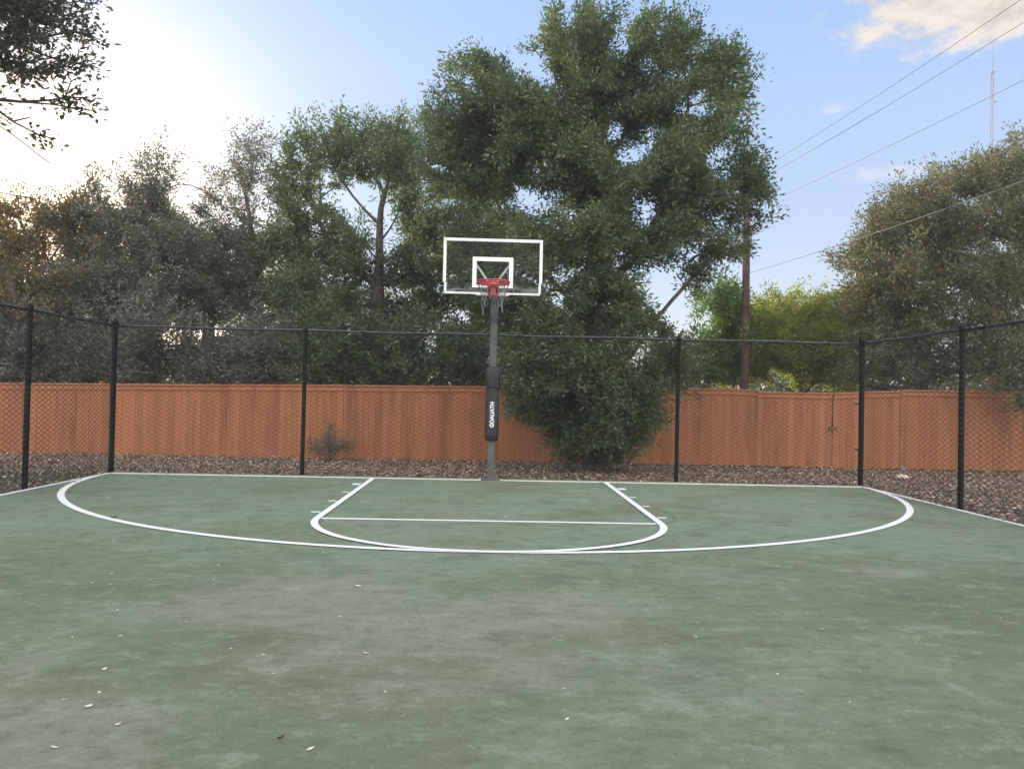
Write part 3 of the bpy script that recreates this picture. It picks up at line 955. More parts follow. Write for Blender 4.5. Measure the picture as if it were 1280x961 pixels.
def tree(name, label, cat, base, blobs, trunk, r0, leafm, barkm, seed, leaves=55, L=.085, clump=.24, dens=13.0, DK=4.6, limbs=(),
         gap=-.5, group=None, droop=.0, twig=.006, fork=None):
    """blobs: (px, py, Y, rx_px, ry_px, ry_depth[, density factor]); trunk: points (world) of the bole; a skeleton of limbs grows to every leaf clump"""
    rg = np.random.default_rng(seed); leaves *= .85; clump *= .98; gap += .12
    root = empty(name, tuple(base)); tag(root, label, cat, group)
    base = np.array(base, float)
    trunk = [np.array(t, float) for t in trunk]
    nodes = [trunk[0]]; par = [-1]; plen = [0.0]
    def grow(i, target, step=.35, jit=.06):
        a = nodes[i]; dv = target-a; l = np.linalg.norm(dv)
        m_ = max(1, int(l/step))
        bend = rg.normal(0, .05*l, 3); bend[2] += .05*l
        cur = i
        for s in range(1, m_+1):
            t = s/m_
            q = a+dv*t+bend*math.sin(math.pi*t)+(rg.normal(0, jit, 3) if s < m_ else 0)
            nodes.append(q); par.append(cur); plen.append(plen[cur]+float(np.linalg.norm(q-nodes[cur]))); cur = len(nodes)-1
        return cur
    cur = 0
    for t in trunk[1:]: cur = grow(cur, t, .5, .03)
    ntrunk = len(nodes)
    C = []; T = []
    for bl in blobs:
        px, py, Y, rxp, ryp, rd = bl[:6]; df = bl[6] if len(bl) > 6 else 1.0
        c = P(px, py, Y); rr = np.array([rxp*Y/FPX, rd*1.1, ryp*Y/FPX])*1.2
        C.append(c)
        nt_ = int(dens*DK*df*math.pi*rr[0]*rr[2]*(.6+.4*min(2., rd/1.0)))+2
        u = rg.normal(0, 1, (nt_*2, 3)); u /= np.linalg.norm(u, axis=1, keepdims=True)
        q = c+u*rr*(rg.uniform(0, 1, (nt_*2, 1))**.42)*rg.uniform(.75, 1.25, (nt_*2, 1))
        g_ = value_noise(q, np.random.default_rng(seed+91), 2.2)
        g2 = value_noise(q, np.random.default_rng(seed+17), 5.0)
        q = q[(g_ > gap) & (g2 > (-.8 if gap < -.6 else -.5))][:nt_]
        T.append(q)
    T = np.concatenate(T)
    T = T[T[:, 2] > base[2]+.16]
    lo = trunk[0]
    # limbs to the blob centres first, nearest to the trunk first
    order = sorted(range(len(C)), key=lambda i: min(np.linalg.norm(C[i]-q) for q in trunk))
    for i in order:
        A = np.array(nodes)
        dist = np.linalg.norm(A-C[i], axis=1)
        up = np.clip(A[:, 2]-C[i][2]+.0, 0, None)      # limbs rise
        low = np.clip(base[2]+.25*(trunk[-1][2]-base[2])-A[:, 2], 0, None)
        j = int(np.argmin(dist+up*.9+low*1.5+.5*np.array(plen)))
        grow(j, C[i]+rg.normal(0, .12, 3), .38, .05)
    for lm in limbs:
        lm = [np.array(q) for q in lm]
        An = np.array(nodes); j = int(np.argmin(np.linalg.norm(An-lm[0], axis=1)+.3*np.array(plen)))
        for q in lm: j = grow(j, q, .12, .012)
    od = np.argsort(np.linalg.norm(T-trunk[-1], axis=1))
    tips = []
    A = np.zeros((len(nodes)+len(T)*14, 3)); m_ = len(nodes); A[:m_] = nodes
    PL = np.zeros(len(A)); PL[:m_] = plen
    for i in od:
        dist = np.linalg.norm(A[:m_]-T[i], axis=1)
        up = np.clip(A[:m_, 2]-T[i][2], 0, None)
        j = int(np.argmin(dist+up*.5+.22*PL[:m_]))
        k = grow(j, T[i], .3, .03)
        if len(nodes) > len(A): A = np.concatenate([A, np.zeros((8000, 3))]); PL = np.concatenate([PL, np.zeros(8000)])
        A[m_:len(nodes)] = nodes[m_:]; PL[m_:len(nodes)] = plen[m_:]; m_ = len(nodes)
        tips.append(k)
    Nn = len(nodes); A = np.array(nodes); par_ = np.array(par)
    rad = np.zeros(Nn); e = 2.25
    acc = np.zeros(Nn)
    for i in range(Nn-1, -1, -1):
        if acc[i] == 0: acc[i] = twig**e
        if par_[i] >= 0: acc[par_[i]] += acc[i]
    rad = acc**(1/e)
    big = rad[0]
    sc = r0/big
    rel = np.clip((rad-twig)/(big-twig), 0, 1)
    rad = twig+(r0-twig)*rel**1.3
    rad[:1] *= 1.25
    # round off the kinks along every limb
    mc = np.full(Nn, -1)
    for i in np.argsort(acc[1:])+1: mc[par_[i]] = i
    mid_ = np.where((mc >= 0) & (np.arange(Nn) > 0))[0]
    for _ in range(3):
        A[mid_] = .5*A[mid_]+.25*(A[par_[mid_]]+A[mc[mid_]])
    # frusta
    ch = np.arange(1, Nn); pa = par_[1:]
    p0 = A[pa]; p1 = A[ch]; dv = p1-p0; ln = np.linalg.norm(dv, axis=1, keepdims=True)+1e-6; dv = dv/ln
    ra = np.minimum(rad[pa], rad[ch]*1.35+.002); rb = rad[ch]
    ra[pa < 1] = rad[0]
    p0 = p0-dv*ra[:, None]*.35; p1 = p1+dv*rb[:, None]*.2
    ref = np.where(np.abs(dv[:, 2:3]) < .9, np.array([[0, 0, 1.0]]), np.array([[1.0, 0, 0]]))
    u = np.cross(dv, ref); u /= np.linalg.norm(u, axis=1, keepdims=True); w = np.cross(dv, u)
    allV = []; allF = []; off = 0
    for sel, ns in ((rb > .03, 9), (rb <= .03, 4)):
        if not sel.any(): continue
        an = np.arange(ns)*2*np.pi/ns
        ring = np.cos(an)[None, :, None]*u[sel][:, None, :]+np.sin(an)[None, :, None]*w[sel][:, None, :]
        a0 = p0[sel][:, None, :]+ring*ra[sel][:, None, None]; a1 = p1[sel][:, None, :]+ring*rb[sel][:, None, None]
        vv = np.concatenate([a0, a1], 1)
        n__ = len(vv); idx = np.arange(n__*2*ns).reshape(n__, 2*ns)+off
        for k in range(ns):
            l_ = (k+1) % ns
            allF.append(np.stack([idx[:, k], idx[:, l_], idx[:, ns+l_], idx[:, ns+k]], 1))
        allV.append(vv.reshape(-1, 3)); off += n__*2*ns
    np_quads('trunk', np.concatenate(allV)-base, np.concatenate(allF), barkm, root, smooth=True)
    # leaves
    tp = A[np.array(tips)]
    td = tp-A[par_[np.array(tips)]]; td /= np.linalg.norm(td, axis=1, keepdims=True)+1e-6
    nl = np.clip(rg.normal(leaves, leaves*.35, len(tp)), leaves*.2, leaves*2).astype(int)
    rep = np.repeat(np.arange(len(tp)), nl); n__ = len(rep)
    g3 = rg.normal(0, 1, (n__, 3)); g3 /= np.linalg.norm(g3, axis=1, keepdims=True)
    cs_ = rg.uniform(.6, 1.35, len(tp))[rep][:, None]
    pos = tp[rep]+g3*(rg.uniform(0, 1, (n__, 1))**.6)*clump*.9*cs_*np.array([1, 1, .8])-td[rep]*rg.uniform(-.25, 1, (n__, 1))*clump*1.7
    pos[:, 2] -= droop*rg.uniform(0, 1, n__)**2
    ax = g3*.7+td[rep]*.6+rg.normal(0, .5, (n__, 3)); ax /= np.linalg.norm(ax, axis=1, keepdims=True)
    no = rg.normal(0, .75, (n__, 3)); no[:, 2] += .7
    q = leaf_quads(pos, ax, no, rg.uniform(.5, 1.45, n__)*L*rg.uniform(.7, 1.35, len(tp))[rep], rg.uniform(.7, 1.2, n__)*L*.55)
    np_mesh('crown', q-base, 4, leafm, root)
    return root, n__


NL = 0
def T_(*a, **k):
    global NL
    r, n__ = tree(*a, **k); NL += n__
    return r


def up(base, *pts):
    return [np.array(base)]+[np.array(p) for p in pts]


# big oak between the two fences
bY = 15.1
bb = P(745, 575, bY); bb[2] = ground_z(bb[0], bb[1])-.05
T_('oak_tree', 'big dark green oak overhanging the board fence behind the hoop', 'tree', bb, [
    (730, 58, bY, 38, 46, .8, 1.0), (692, 82, bY, 30, 40, .7), (655, 105, bY-.1, 32, 30, .8), (660, 150, bY-.2, 34, 40, .9), (755, 110, bY-.2, 30, 40, .8, .8), (690, 28, bY, 11, 24, .3), (735, 10, bY, 12, 22, .3), (850, 38, bY+.2, 11, 24, .3), (800, 40, bY+.1, 12, 22, .3), (592, 82, bY+.4, 12, 20, .3), (560, 100, bY+.4, 12, 18, .3), (905, 66, bY+.1, 11, 18, .3), (955, 238, bY, 10, 14, .3), (805, 115, bY+.1, 40, 36, .9), (860, 150, bY+.1, 40, 40, .9), (720, 185, bY-.1, 46, 36, 1.), (775, 70, bY+.3, 45, 45, .9), (845, 75, bY+.2, 36, 40, .8), (900, 110, bY+.1, 38, 50, .9),
    (640, 115, bY+.2, 45, 45, .9), (582, 130, bY+.4, 38, 50, .8), (700, 140, bY, 50, 45, 1.), (820, 150, bY+.2, 45, 45, 1.), (880, 190, bY, 48, 42, 1.),
    (640, 195, bY+.1, 50, 40, 1.), (565, 205, bY+.4, 42, 40, .9), (705, 215, bY-.2, 50, 38, 1.1), (780, 225, bY-.4, 60, 40, 1.2), (850, 255, bY-.2, 55, 38, 1.1), (925, 250, bY, 34, 30, .7), (935, 215, bY, 22, 26, .6), (835, 205, bY-.3, 50, 40, 1.1), (760, 190, bY-.3, 34, 34, 1.), (600, 165, bY+.3, 45, 40, .9),
    (740, 290, bY-.6, 60, 40, 1.1), (815, 300, bY-.4, 55, 32, 1.0), (895, 300, bY, 40, 28, .8, .8), (650, 290, bY, 40, 30, .9, .6), (680, 350, bY-.3, 45, 45, .9), (750, 370, bY-.4, 50, 45, .9), (870, 340, bY, 32, 22, .7, .5),
    (720, 425, bY-.5, 55, 40, .9), (775, 440, bY-.4, 45, 42, .9), (660, 450, bY-.3, 30, 40, .7, .7), (735, 490, bY-.6, 60, 36, .9, 1.3), (685, 490, bY-.5, 42, 30, .7, 1.2), (800, 490, bY-.4, 45, 36, .8, 1.2), (655, 505, bY-.5, 22, 20, .5), (735, 528, bY-.6, 42, 26, .7, 1.2),
    (770, 535, bY-.4, 42, 24, .6, 1.1), (742, 550, bY-.75, 46, 20, .5, 1.6), (735, 562, bY-.7, 34, 14, .45, 2.2), (770, 560, bY-.6, 30, 14, .4, 2.0), (700, 520, bY-.7, 40, 20, .5), (805, 520, bY-.6, 38, 22, .5), (840, 480, bY-.3, 22, 30, .5), (640, 500, bY-.5, 18, 20, .4), (645, 465, bY-.4, 24, 26, .5), (838, 445, bY-.2, 26, 30, .6, .8), (828, 395, bY-.2, 26, 24, .6, .5), (630, 430, bY-.2, 22, 26, .5, .7), (735, 460, bY-.9, 50, 36, .6), (755, 400, bY-.8, 50, 36, .6)],
    [bb, bb+np.array([.05, .1, 1.6]), P(748, 370, bY+.1), P(742, 250, bY+.1), P(738, 150, bY)], .24, M['leaf_oak'], M['bark'], 11, leaves=74, L=.080, dens=11.5, gap=-.68)

def behind(name, label, cat, px, Y, blobs, r0, leafm, seed, lean=0, htop=None, bark='bark', **k):
    b_ = P(px, 480, Y); b_[2] = ground_z(b_[0], b_[1])-.05
    ty = htop or min(q[1] for q in blobs)+60
    mid = P(px+lean*.4, 480-(480-ty)*.5, Y)
    top = P(px+lean, ty, Y)
    return T_(name, label, cat, b_, blobs, [b_, mid, top], r0, leafm, M[bark], seed, **k)


behind('oak_tree', 'spreading green oak with a forked trunk and sky showing through its middle', 'tree', 462, 20.0, [
    (395, 190, 20, 42, 34, 1.1), (450, 178, 20, 45, 34, 1.2), (440, 245, 20, 40, 30, .8, .22), (480, 235, 20, 30, 26, .8, .25), (505, 185, 20, 40, 38, 1.2), (372, 235, 20, 34, 34, 1.), (535, 240, 20, 40, 36, 1.2), (560, 300, 20, 42, 40, 1.2),
    (400, 290, 20, 45, 30, 1.1), (350, 300, 20, 38, 32, 1.0, .8), (440, 325, 20, 45, 28, 1.2), (520, 345, 20, 45, 32, 1.2), (400, 360, 20, 55, 32, 1.3), (570, 370, 20, 40, 40, 1.2), (620, 330, 20, 40, 45, 1.2)],
    .23, M['leaf_green'], 21, lean=15, htop=300, leaves=52, L=.095, clump=.28, dens=8)
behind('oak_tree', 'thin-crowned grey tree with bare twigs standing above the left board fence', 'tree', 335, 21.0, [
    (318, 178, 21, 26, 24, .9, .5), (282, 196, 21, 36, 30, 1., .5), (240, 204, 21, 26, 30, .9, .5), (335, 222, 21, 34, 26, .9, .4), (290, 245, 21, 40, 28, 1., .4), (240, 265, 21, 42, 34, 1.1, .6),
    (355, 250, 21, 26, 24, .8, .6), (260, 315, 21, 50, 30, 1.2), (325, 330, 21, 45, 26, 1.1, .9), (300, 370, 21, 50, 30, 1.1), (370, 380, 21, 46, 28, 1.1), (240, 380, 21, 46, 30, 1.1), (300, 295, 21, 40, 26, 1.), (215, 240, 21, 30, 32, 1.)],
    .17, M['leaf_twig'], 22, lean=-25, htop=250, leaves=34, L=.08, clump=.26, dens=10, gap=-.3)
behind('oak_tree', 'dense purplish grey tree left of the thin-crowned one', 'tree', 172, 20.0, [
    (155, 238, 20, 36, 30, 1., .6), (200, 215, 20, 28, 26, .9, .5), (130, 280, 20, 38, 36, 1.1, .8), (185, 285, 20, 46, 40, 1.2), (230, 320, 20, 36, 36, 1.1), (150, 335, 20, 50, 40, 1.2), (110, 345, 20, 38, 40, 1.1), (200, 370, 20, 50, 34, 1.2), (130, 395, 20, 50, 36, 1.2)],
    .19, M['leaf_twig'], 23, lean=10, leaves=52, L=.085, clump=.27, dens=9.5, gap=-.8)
behind('oak_tree', 'hazy olive tree seen through the gap between the purplish and thin-crowned trees', 'tree', 262, 24.5, [
    (200, 275, 24.5, 36, 30, 1.2, .7), (240, 310, 24.5, 50, 40, 1.3), (350, 310, 24.5, 34, 28, 1.2, .7), (300, 350, 24.5, 60, 40, 1.3), (380, 330, 24.5, 46, 36, 1.2), (220, 370, 24.5, 55, 36, 1.3), (380, 395, 24.5, 60, 34, 1.3), (440, 380, 24.5, 50, 36, 1.2)],
    .2, M['leaf_green'], 28, lean=5, leaves=50, L=.1, clump=.28, dens=6.5)
behind('oak_tree', 'hazy tree in the glow behind the twiggy one at the left end', 'tree', 75, 24.0, [
    (80, 290, 24, 40, 28, 1.2), (30, 300, 24, 40, 34, 1.2), (120, 320, 24, 46, 36, 1.2), (70, 350, 24, 60, 40, 1.3), (0, 360, 24, 50, 40, 1.3), (140, 380, 24, 50, 34, 1.2), (60, 400, 24, 60, 30, 1.2)],
    .18, M['leaf_glow'], 29, leaves=46, L=.1, clump=.28, dens=6.5)
behind('oak_tree', 'twiggy tree against the bright sky at the far end of the board fence', 'tree', 22, 19.5, [
    (20, 255, 19.5, 28, 20, .8, .7), (50, 280, 19.5, 34, 26, 1., .8), (90, 275, 19.5, 26, 24, .9, .8), (20, 320, 19.5, 40, 36, 1.1), (75, 330, 19.5, 42, 36, 1.1), (-40, 290, 19.5, 46, 50, 1.2), (40, 380, 19.5, 60, 40, 1.3), (-50, 380, 19.5, 60, 50, 1.3)],
    .17, M['leaf_glow'], 24, lean=-8, leaves=44, L=.085, clump=.26, dens=9, gap=-.4)
behind('oak_tree', 'olive tree filling the view behind the backboard', 'tree', 590, 21.5, [
    (540, 170, 21.5, 34, 30, 1.), (600, 230, 21.5, 50, 40, 1.2), (640, 260, 21.5, 46, 40, 1.2), (590, 320, 21.5, 46, 40, 1.2), (530, 290, 21.5, 40, 34, 1.1), (545, 400, 21.5, 46, 36, 1.2), (490, 400, 21.5, 46, 30, 1.2), (700, 300, 21.5, 46, 40, 1.2), (760, 400, 21.5, 46, 46, 1.2), (640, 350, 21.5, 46, 40, 1.2), (600, 400, 21.5, 55, 36, 1.2), (670, 410, 21.5, 46, 36, 1.2)],
    .2, M['leaf_green'], 25, lean=12, leaves=52, L=.1, clump=.3, dens=7.5)
behind('small_tree', 'bright green small tree between the oak and the utility pole', 'tree', 885, 21.5, [
    (895, 372, 21.5, 36, 24, .9), (915, 405, 21.5, 30, 30, .9), (865, 400, 21.5, 34, 28, .9), (890, 445, 21.5, 45, 30, 1.), (835, 440, 21.5, 36, 34, .9), (930, 385, 21.8, 26, 26, .8), (920, 440, 21.5, 34, 34, .9)],
    .09, M['leaf_bright'], 26, leaves=50, L=.1, clump=.28, dens=9)
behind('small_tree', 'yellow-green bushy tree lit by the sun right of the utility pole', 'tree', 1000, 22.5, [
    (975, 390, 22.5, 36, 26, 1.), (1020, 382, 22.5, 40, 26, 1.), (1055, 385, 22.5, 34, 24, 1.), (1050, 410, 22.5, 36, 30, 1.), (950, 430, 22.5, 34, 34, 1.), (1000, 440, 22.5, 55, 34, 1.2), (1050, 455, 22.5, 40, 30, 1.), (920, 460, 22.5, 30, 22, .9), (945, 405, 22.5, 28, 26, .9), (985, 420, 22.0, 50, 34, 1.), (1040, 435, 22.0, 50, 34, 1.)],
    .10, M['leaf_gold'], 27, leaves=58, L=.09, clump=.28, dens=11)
# big live oak on the right
rb_ = P(1345, 560, 18.8); rb_[2] = ground_z(rb_[0], rb_[1])-.05
rY = 18.8
T_('live_oak', 'wide olive live oak reaching over the board fence under the radio mast', 'tree', rb_, [
    (1262, 205, rY, 46, 34, 1.2), (1300, 220, rY, 50, 40, 1.3), (1205, 232, rY, 46, 32, 1.2), (1150, 255, rY, 46, 32, 1.2), (1105, 285, rY, 40, 30, 1.1), (1080, 315, rY, 30, 28, 1.),
    (1180, 295, rY-.6, 55, 36, 1.3), (1250, 275, rY-.6, 60, 40, 1.4), (1330, 290, rY, 60, 50, 1.4), (1130, 335, rY-.4, 55, 34, 1.3), (1085, 365, rY, 36, 30, 1.1), (1210, 345, rY-.8, 60, 38, 1.4), (1290, 350, rY-.6, 60, 45, 1.4),
    (1130, 400, rY, 60, 36, 1.3), (1200, 415, rY-.4, 60, 40, 1.3), (1270, 425, rY-.5, 55, 36, 1.3, .8), (1100, 445, rY+.3, 50, 32, 1.2), (1170, 465, rY+.2, 60, 30, 1.1), (1250, 470, rY, 50, 32, 1.1),
    (1278, 440, 16.2, 30, 26, .7, .9), (1290, 485, 15.8, 34, 34, .6, 1.1)],
    [rb_, P(1335, 470, rY), P(1310, 390, rY), P(1270, 300, rY)], .32, M['leaf_live'], M['bark'], 31, leaves=56, L=.085, clump=.25, dens=10.5, gap=-.75)

# under-storey shrubs behind the board fence
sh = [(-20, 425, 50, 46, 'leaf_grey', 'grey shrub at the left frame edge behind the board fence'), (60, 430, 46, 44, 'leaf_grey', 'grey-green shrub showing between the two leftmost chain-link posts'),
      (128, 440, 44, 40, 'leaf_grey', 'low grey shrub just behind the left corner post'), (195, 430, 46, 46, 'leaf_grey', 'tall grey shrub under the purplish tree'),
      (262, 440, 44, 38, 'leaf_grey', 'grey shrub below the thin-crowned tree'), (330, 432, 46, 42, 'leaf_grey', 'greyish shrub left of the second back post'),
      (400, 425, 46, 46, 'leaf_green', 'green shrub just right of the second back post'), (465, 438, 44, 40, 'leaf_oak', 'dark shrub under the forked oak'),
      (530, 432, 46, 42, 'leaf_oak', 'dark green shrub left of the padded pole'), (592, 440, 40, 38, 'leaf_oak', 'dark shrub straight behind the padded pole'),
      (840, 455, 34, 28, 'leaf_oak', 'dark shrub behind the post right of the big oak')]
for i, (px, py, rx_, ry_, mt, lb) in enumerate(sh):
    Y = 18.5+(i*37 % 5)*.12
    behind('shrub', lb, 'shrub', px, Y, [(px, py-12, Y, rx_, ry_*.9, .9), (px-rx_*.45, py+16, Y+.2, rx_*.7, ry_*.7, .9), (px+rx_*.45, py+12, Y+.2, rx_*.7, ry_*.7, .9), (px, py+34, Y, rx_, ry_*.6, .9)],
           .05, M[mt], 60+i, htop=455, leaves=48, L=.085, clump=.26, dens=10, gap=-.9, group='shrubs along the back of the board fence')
# small bush in front of the board fence
q_ = P(412, 566, 16.5); q_[2] = ground_z(q_[0], q_[1])
T_('shrub', 'small dry weedy bush in front of the board fence', 'shrub', q_, [(412, 545, 16.5, 16, 18, .3, .8), (430, 555, 16.5, 14, 11, .25, .8), (398, 554, 16.5, 12, 12, .25, .8)],
   [q_, q_+np.array([0, 0, .3])], .012, M['leaf_twig'], M['bark'], 90, leaves=16, L=.05, clump=.13, dens=45, twig=.003)

# overhanging tree near the camera on the left
nb = np.array([-9.6, 9.3, 0.]); nb[2] = ground_z(nb[0], nb[1])-.05
nY = 8.6
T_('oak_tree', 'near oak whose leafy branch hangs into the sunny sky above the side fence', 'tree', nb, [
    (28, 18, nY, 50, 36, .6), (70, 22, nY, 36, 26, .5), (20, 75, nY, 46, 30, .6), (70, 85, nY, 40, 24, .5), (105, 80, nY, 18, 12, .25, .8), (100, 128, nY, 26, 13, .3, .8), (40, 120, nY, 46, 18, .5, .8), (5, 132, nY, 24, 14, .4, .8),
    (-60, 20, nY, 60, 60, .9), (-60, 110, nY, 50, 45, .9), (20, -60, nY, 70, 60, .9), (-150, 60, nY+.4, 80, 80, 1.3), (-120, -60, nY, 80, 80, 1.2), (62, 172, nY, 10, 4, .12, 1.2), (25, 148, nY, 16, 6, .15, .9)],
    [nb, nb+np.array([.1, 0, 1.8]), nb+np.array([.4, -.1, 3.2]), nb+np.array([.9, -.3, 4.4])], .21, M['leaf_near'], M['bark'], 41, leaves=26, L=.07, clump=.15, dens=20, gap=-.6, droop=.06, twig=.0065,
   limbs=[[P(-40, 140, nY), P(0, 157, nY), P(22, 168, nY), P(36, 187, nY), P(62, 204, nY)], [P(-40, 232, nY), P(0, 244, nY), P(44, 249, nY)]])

# far-off wood behind everything: one mass
n = 85000
rg = np.random.default_rng(77)
x = rg.uniform(-55, 58, n); y = rg.uniform(34, 44, n)
hh = 2.8+1.0*np.sin(x*.5)+.8*np.sin(x*1.3+1)+.4*np.sin(x*2.9)
z = rg.uniform(0, 1, n)**.8*hh-.3
pos = np.stack([x, y, z], 1)
ax = rg.normal(0, 1, (n, 3)); ax /= np.linalg.norm(ax, axis=1, keepdims=True)
no = rg.normal(0, 1, (n, 3)); no[:, 2] += .5
M['leaf_far'] = leaf_mat('leaf_far', (.045, .06, .04), (.09, .105, .06), None)
tag(np_mesh('distant_wood', leaf_quads(pos, ax, no, rg.uniform(.2, .4, n), rg.uniform(.14, .26, n)), 4, M['leaf_far']), 'distant low green wood glimpsed between the trunks', 'wood', kind='stuff')

# ------------------------------------------------------------------ utility pole, wires, mast
pY = 20.6
p0 = P(931, 490, pY); pt = P(934, 218, pY)
p0[2] = ground_z(p0[0], p0[1])-.3
up_ = empty('utility_pole', tuple(p0)); tag(up_, 'tall brown wooden utility pole rising beyond the board fence', 'utility pole')
M['porcelain'] = simple('porcelain', (.3, .3, .3), .3)
M['pole_wood'] = simple('pole_wood', (.065, .042, .035), .85, var=.35, nscale=4, bump=.4)
mb = MB(); tt = pt-p0
mb.tube([tt*0, tt*.25, tt*.5, tt*.75, tt], [.125, .117, .11, .10, .09], 12)
mb.build('shaft', M['pole_wood'], up_, smooth=True)
for s_, k_ in ((-1, .955), (1, .945), (1, .80)):
    mb = MB(); q = tt*k_+np.array([.14*s_, 0, 0])
    mb.tube([q-np.array([.1*s_, 0, 0]), q+np.array([.05*s_, 0, 0])], .02, 6)
    mb.lathe(q+np.array([.05*s_, 0, -.06]), [(.02, 0), (.045, .01), (.03, .05), (.045, .06), (.03, .10), (.01, .12)], 8)
    mb.build('insulator', M['porcelain'], up_)
M['cable'] = simple('cable', (.16, .18, .21), .6, var=.1)


def wire(name, label, a_px, b_px, bY_, r, extend=2.2, sag=.25):
    """from the pole at pY to a point nearer the camera, then on out of the frame"""
    A = P(a_px[0], a_px[1], pY); B = P(b_px[0], b_px[1], bY_)
    E_ = A+(B-A)*extend
    pts = []
    for t in np.linspace(0, 1, 40):
        q = A+(E_-A)*t; q = q-np.array([0, 0, sag*4*t*(1-t)]); pts.append(q)
    o_ = empty(name, tuple(A)); mb = MB(); mb.tube([q-A for q in pts], r, 6)
    ob = mb.build(name, M['cable'], None, smooth=True); ob.location = A
    bpy.data.objects.remove(o_)
    tag(ob, label, 'power line', 'power lines from the utility pole')
    return ob


wire('power_line', 'uppermost thin power line sloping across the sky below the cloud', (928, 226), (1258, -8), 11.2, .0055)
wire('power_line', 'second power line just under the uppermost one', (938, 231), (1280, 8), 11.3, .0055)
wire('power_line', 'thin power line crossing in front of the radio mast', (934, 264), (1280, 80), 11.3, .0045)
wire('power_line', 'lowest cable passing in front of the live oak crown', (934, 342), (1280, 206), 11.3, .007)

mY = 80.0
m0 = P(1236, 505, mY); m1 = P(1239, 57, mY)
mroot = empty('radio_mast', (m0[0], m0[1], -2.5)); tag(mroot, 'tall thin lattice radio mast far beyond the live oak', 'mast')
Hm = m1[2]+2.5; lat = P(1238, 90, mY)[2]+2.5


def mast_mat():
    m, nt, out = new_mat('mast_paint'); b_ = nt.nodes.new('ShaderNodeBsdfPrincipled')
    tcn = nt.nodes.new('ShaderNodeTexCoord'); s = nt.nodes.new('ShaderNodeSeparateXYZ'); nt.links.new(tcn.outputs['Object'], s.inputs[0])
    k = val(nt, 'GREATER_THAN', val(nt, 'FRACT', val(nt, 'DIVIDE', s.outputs[2], 10.5)), .5)
    nt.links.new(mixc(nt, k, (.24, .25, .29), (.26, .15, .16)), b_.inputs['Base Color']); b_.inputs['Roughness'].default_value = .6
    nt.links.new(b_.outputs[0], out.inputs[0]); return m


M['mast'] = mast_mat()
mb = MB(); w_ = .135
cs3 = [(w_*math.cos(q), w_*math.sin(q)) for q in (.3, .3+2.094, .3+4.189)]
for (cx, cy) in cs3: mb.tube([(cx, cy, 0), (cx, cy, lat)], .032, 5)
zz = 0; st = .42; k = 0
while zz+st < lat:
    for i in range(3):
        p_ = cs3[i]; q_ = cs3[(i+1) % 3]
        if k % 2: p_, q_ = q_, p_
        mb.tube([(p_[0], p_[1], zz), (q_[0], q_[1], zz+st)], .015, 3)
    zz += st; k += 1
mb.build('lattice', M['mast'], mroot)
mb = MB(); mb.tube([(0, 0, lat), (0, 0, lat+.6*(Hm-lat)), (0, 0, Hm)], [.06, .045, .025], 8)
mb.lathe((0, 0, lat), [(.19, -.05), (.19, .06), (.08, .08)], 8)
mb.build('antenna', M['cable'], mroot)
mb = MB(); dz = P(1240, 128, mY)[2]+2.5
mb.tube([(.1, -.1, dz), (.36, -.2, dz)], .09, 8); mb.build('dish', M['cable'], mroot)

# ------------------------------------------------------------------ small things
M['rock'] = simple('pale_limestone', (.50, .43, .34), .9, var=.2, nscale=9, bump=.5)


def rock(name, label, c, s, mat, seed, cat='rock', group=None):
    rg = np.random.default_rng(seed); mb = MB(); n_, m_ = 14, 8; vs = []
    ph = rg.uniform(0, 6.28, 6)
    for j in range(m_+1):
        th = math.pi*j/m_
        for i in range(n_):
            a_ = 2*math.pi*i/n_
            k = 1+.12*math.sin(2*a_+ph[0])+.09*math.sin(3*a_+ph[1]+th)+.06*math.cos(5*th+ph[2]+a_*2)
            vs.append((s[0]*k*math.sin(th)*math.cos(a_), s[1]*k*math.sin(th)*math.sin(a_), s[2]*math.cos(th)*(1 if th < 1.57 else .5)))
    mb.add(vs, [(j*n_+i, (j+1)*n_+i, (j+1)*n_+(i+1) % n_, j*n_+(i+1) % n_) for j in range(m_) for i in range(n_)])
    o = mb.build(name, mat, None, smooth=True); o.location = c
    return tag(o, label, cat, group)


q_ = G(1127, 598, -.09); rock('rock', 'pale flat stone on the leaf litter outside the right fence', (q_[0], q_[1], ground_z(q_[0], q_[1])+.055), (.13, .10, .065), M['rock'], 3)
q_ = P(1128, 586, WOOD_Y-.25); mb = MB()
mb.box((0, 0, .04), (.12, .10, .16), bev=.015); o = mb.build('concrete_block', M['concrete']); o.location = (q_[0], q_[1], ground_z(q_[0], q_[1])-.02)
tag(o, 'small grey footing block under the board fence right of the gate', 'block')
q_ = G(767, 587, -.10); mb = MB()
pts = [(-.25, 0, .03), (-.1, .03, .045), (.08, .0, .04), (.3, .05, .05)]
mb.tube(pts, [.03, .035, .03, .018], 8); mb.tube([(.05, .01, .04), (.18, -.1, .09), (.26, -.13, .10)], [.018, .012, .006], 6)
o = mb.build('fallen_branch', M['bark'], None, smooth=True); o.location = (q_[0], q_[1], ground_z(q_[0], q_[1])); tag(o, 'short dark fallen branch on the litter under the big oak', 'branch')

# dry leaves lying on the court
M['dry_pale'] = simple('pale_dry_leaf', (.60, .57, .48), .7, var=.2, nscale=30)
M['dry_dark'] = simple('dark_dry_leaf', (.05, .04, .035), .8, var=.3, nscale=30)


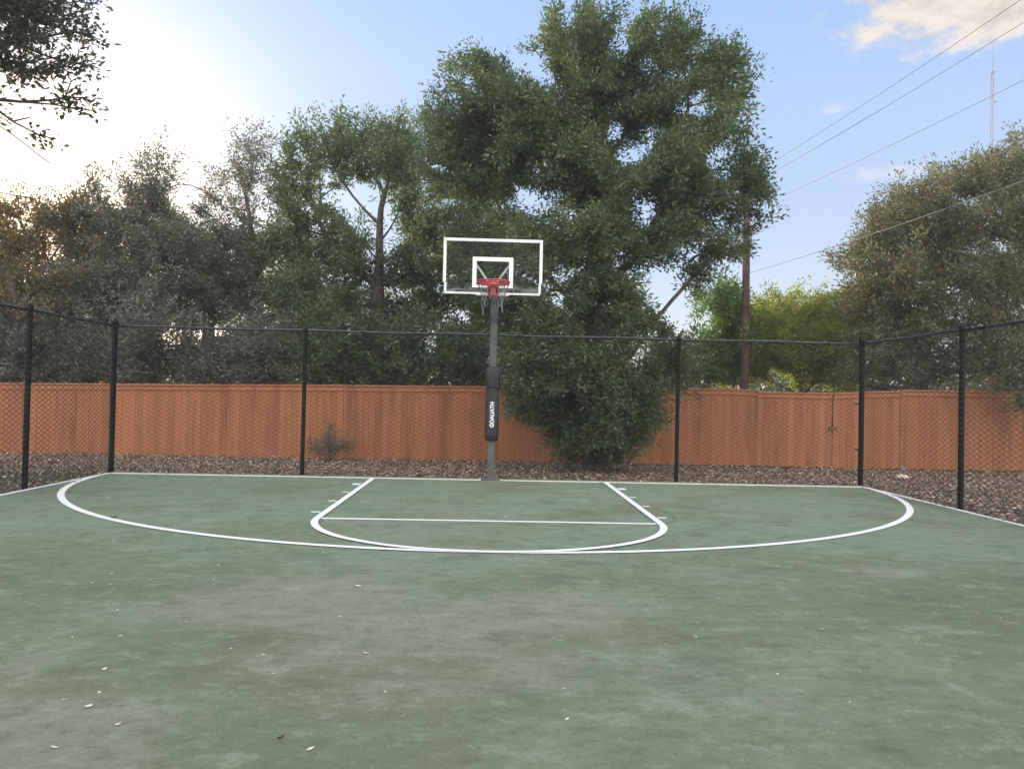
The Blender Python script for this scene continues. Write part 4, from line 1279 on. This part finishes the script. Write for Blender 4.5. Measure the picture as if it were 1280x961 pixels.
def curled_leaf(mat, L, W, cur, seed):
    mb = MB(); n_ = 6; vs = []
    for i in range(n_+1):
        t = i/n_; w = W*math.sin(math.pi*min(.97, max(.05, t)))**.8
        for s in (-1, -.4, .4, 1):
            vs.append((L*(t-.5), s*w/2, .003+cur*(s*s*.5+(t-.5)**2*1.4)+.001*math.sin(seed+i*2+s)))
    mb.add(vs, [(i*4+k, (i+1)*4+k, (i+1)*4+k+1, i*4+k+1) for i in range(n_) for k in range(3)])
    return mb


lsrc = [curled_leaf(M['dry_pale'], .055, .028, .014, 1).build('dry_leaf', M['dry_pale'], None, True), curled_leaf(M['dry_pale'], .04, .024, .010, 2).build('dry_leaf', M['dry_pale'], None, True)]
lead = [(388, 937, 1.0), (147, 906, 1.), (110, 884, 1.3), (124, 866, .9), (80, 875, .8), (91, 797, 1.), (130, 837, 1.), (140, 717, 1.), (115, 729, .9), (267, 725, 1.), (447, 733, 1.4), (288, 811, .8), (329, 819, .8), (425, 771, .8), (68, 935, .9), (233, 777, .7),
        (457, 817, 1.), (705, 861, .7), (709, 899, .7), (917, 707, .9), (1028, 787, 1.), (972, 843, .8), (870, 796, .7), (832, 806, .7), (1019, 800, .7), (66, 675, 1.2), (135, 622, 1.), (142, 676, .9), (242, 689, .8), (182, 688, .9), (210, 628, .8), (8, 729, .8), (86, 755, .8), (84, 736, .9), (138, 731, .8), (312, 622, .9), (505, 629, .9), (483, 662, .9), (512, 656, 1.), (440, 666, .8), (632, 646, 1.), (555, 695, 1.), (404, 691, .8), (300, 690, .7)]
for i in range(14): lead.append((rnd.uniform(20, 1260), rnd.uniform(640, 900), rnd.uniform(.5, .9)))
for i, (px, py, s) in enumerate(lead):
    src = lsrc[i % 2]
    o = src if i < 2 else src.copy()
    if i >= 2: COL.objects.link(o)
    q_ = G(px, py, 0); o.location = (q_[0], q_[1], .001); o.rotation_euler = (rnd.uniform(-.2, .2), rnd.uniform(-.2, .2), rnd.uniform(0, 6.28)); o.scale = (s*.6, s*.6, s*.5)
    tag(o, 'small pale dry leaf lying on the green court', 'leaf', 'pale dry leaves scattered over the court')
for (px, py, s, lb) in ((351, 927, .55, 'small dark curled leaf near the bottom edge of the court'), (142, 649, 1.2, 'dark dry leaf on the outer edge of the three-point line')):
    o = curled_leaf(M['dry_dark'], .06, .03, .02, 4).build('dry_leaf', M['dry_dark'], None, True)
    q_ = G(px, py, 0); o.location = (q_[0], q_[1], .012); o.rotation_euler = (0, 0, 1.0); o.scale = (s, s, s); tag(o, lb, 'leaf')
print('LEAVES', NL)
# thin haze added round the scene to lift the darks like lens veil
mb = MB(); mb.box((0, 35, 19), (134, 120, 46))
mh, nth, outh = new_mat('air')
pv = nth.nodes.new('ShaderNodeVolumePrincipled')
pv.inputs['Color'].default_value = (.96, .95, .95, 1); pv.inputs['Density'].default_value = .0018; pv.inputs['Anisotropy'].default_value = .2
nth.links.new(pv.outputs[0], outh.inputs['Volume'])
hzo = mb.build('haze', mh); tag(hzo, 'thin added haze veiling the whole scene', None, kind='stuff')


scn.render.engine = 'CYCLES'
cy = scn.cycles
cy.max_bounces = 6; cy.diffuse_bounces = 3; cy.glossy_bounces = 2; cy.transmission_bounces = 4; cy.transparent_max_bounces = 8
cy.use_denoising = True; cy.volume_bounces = 0
cy.sample_clamp_indirect = 6.0
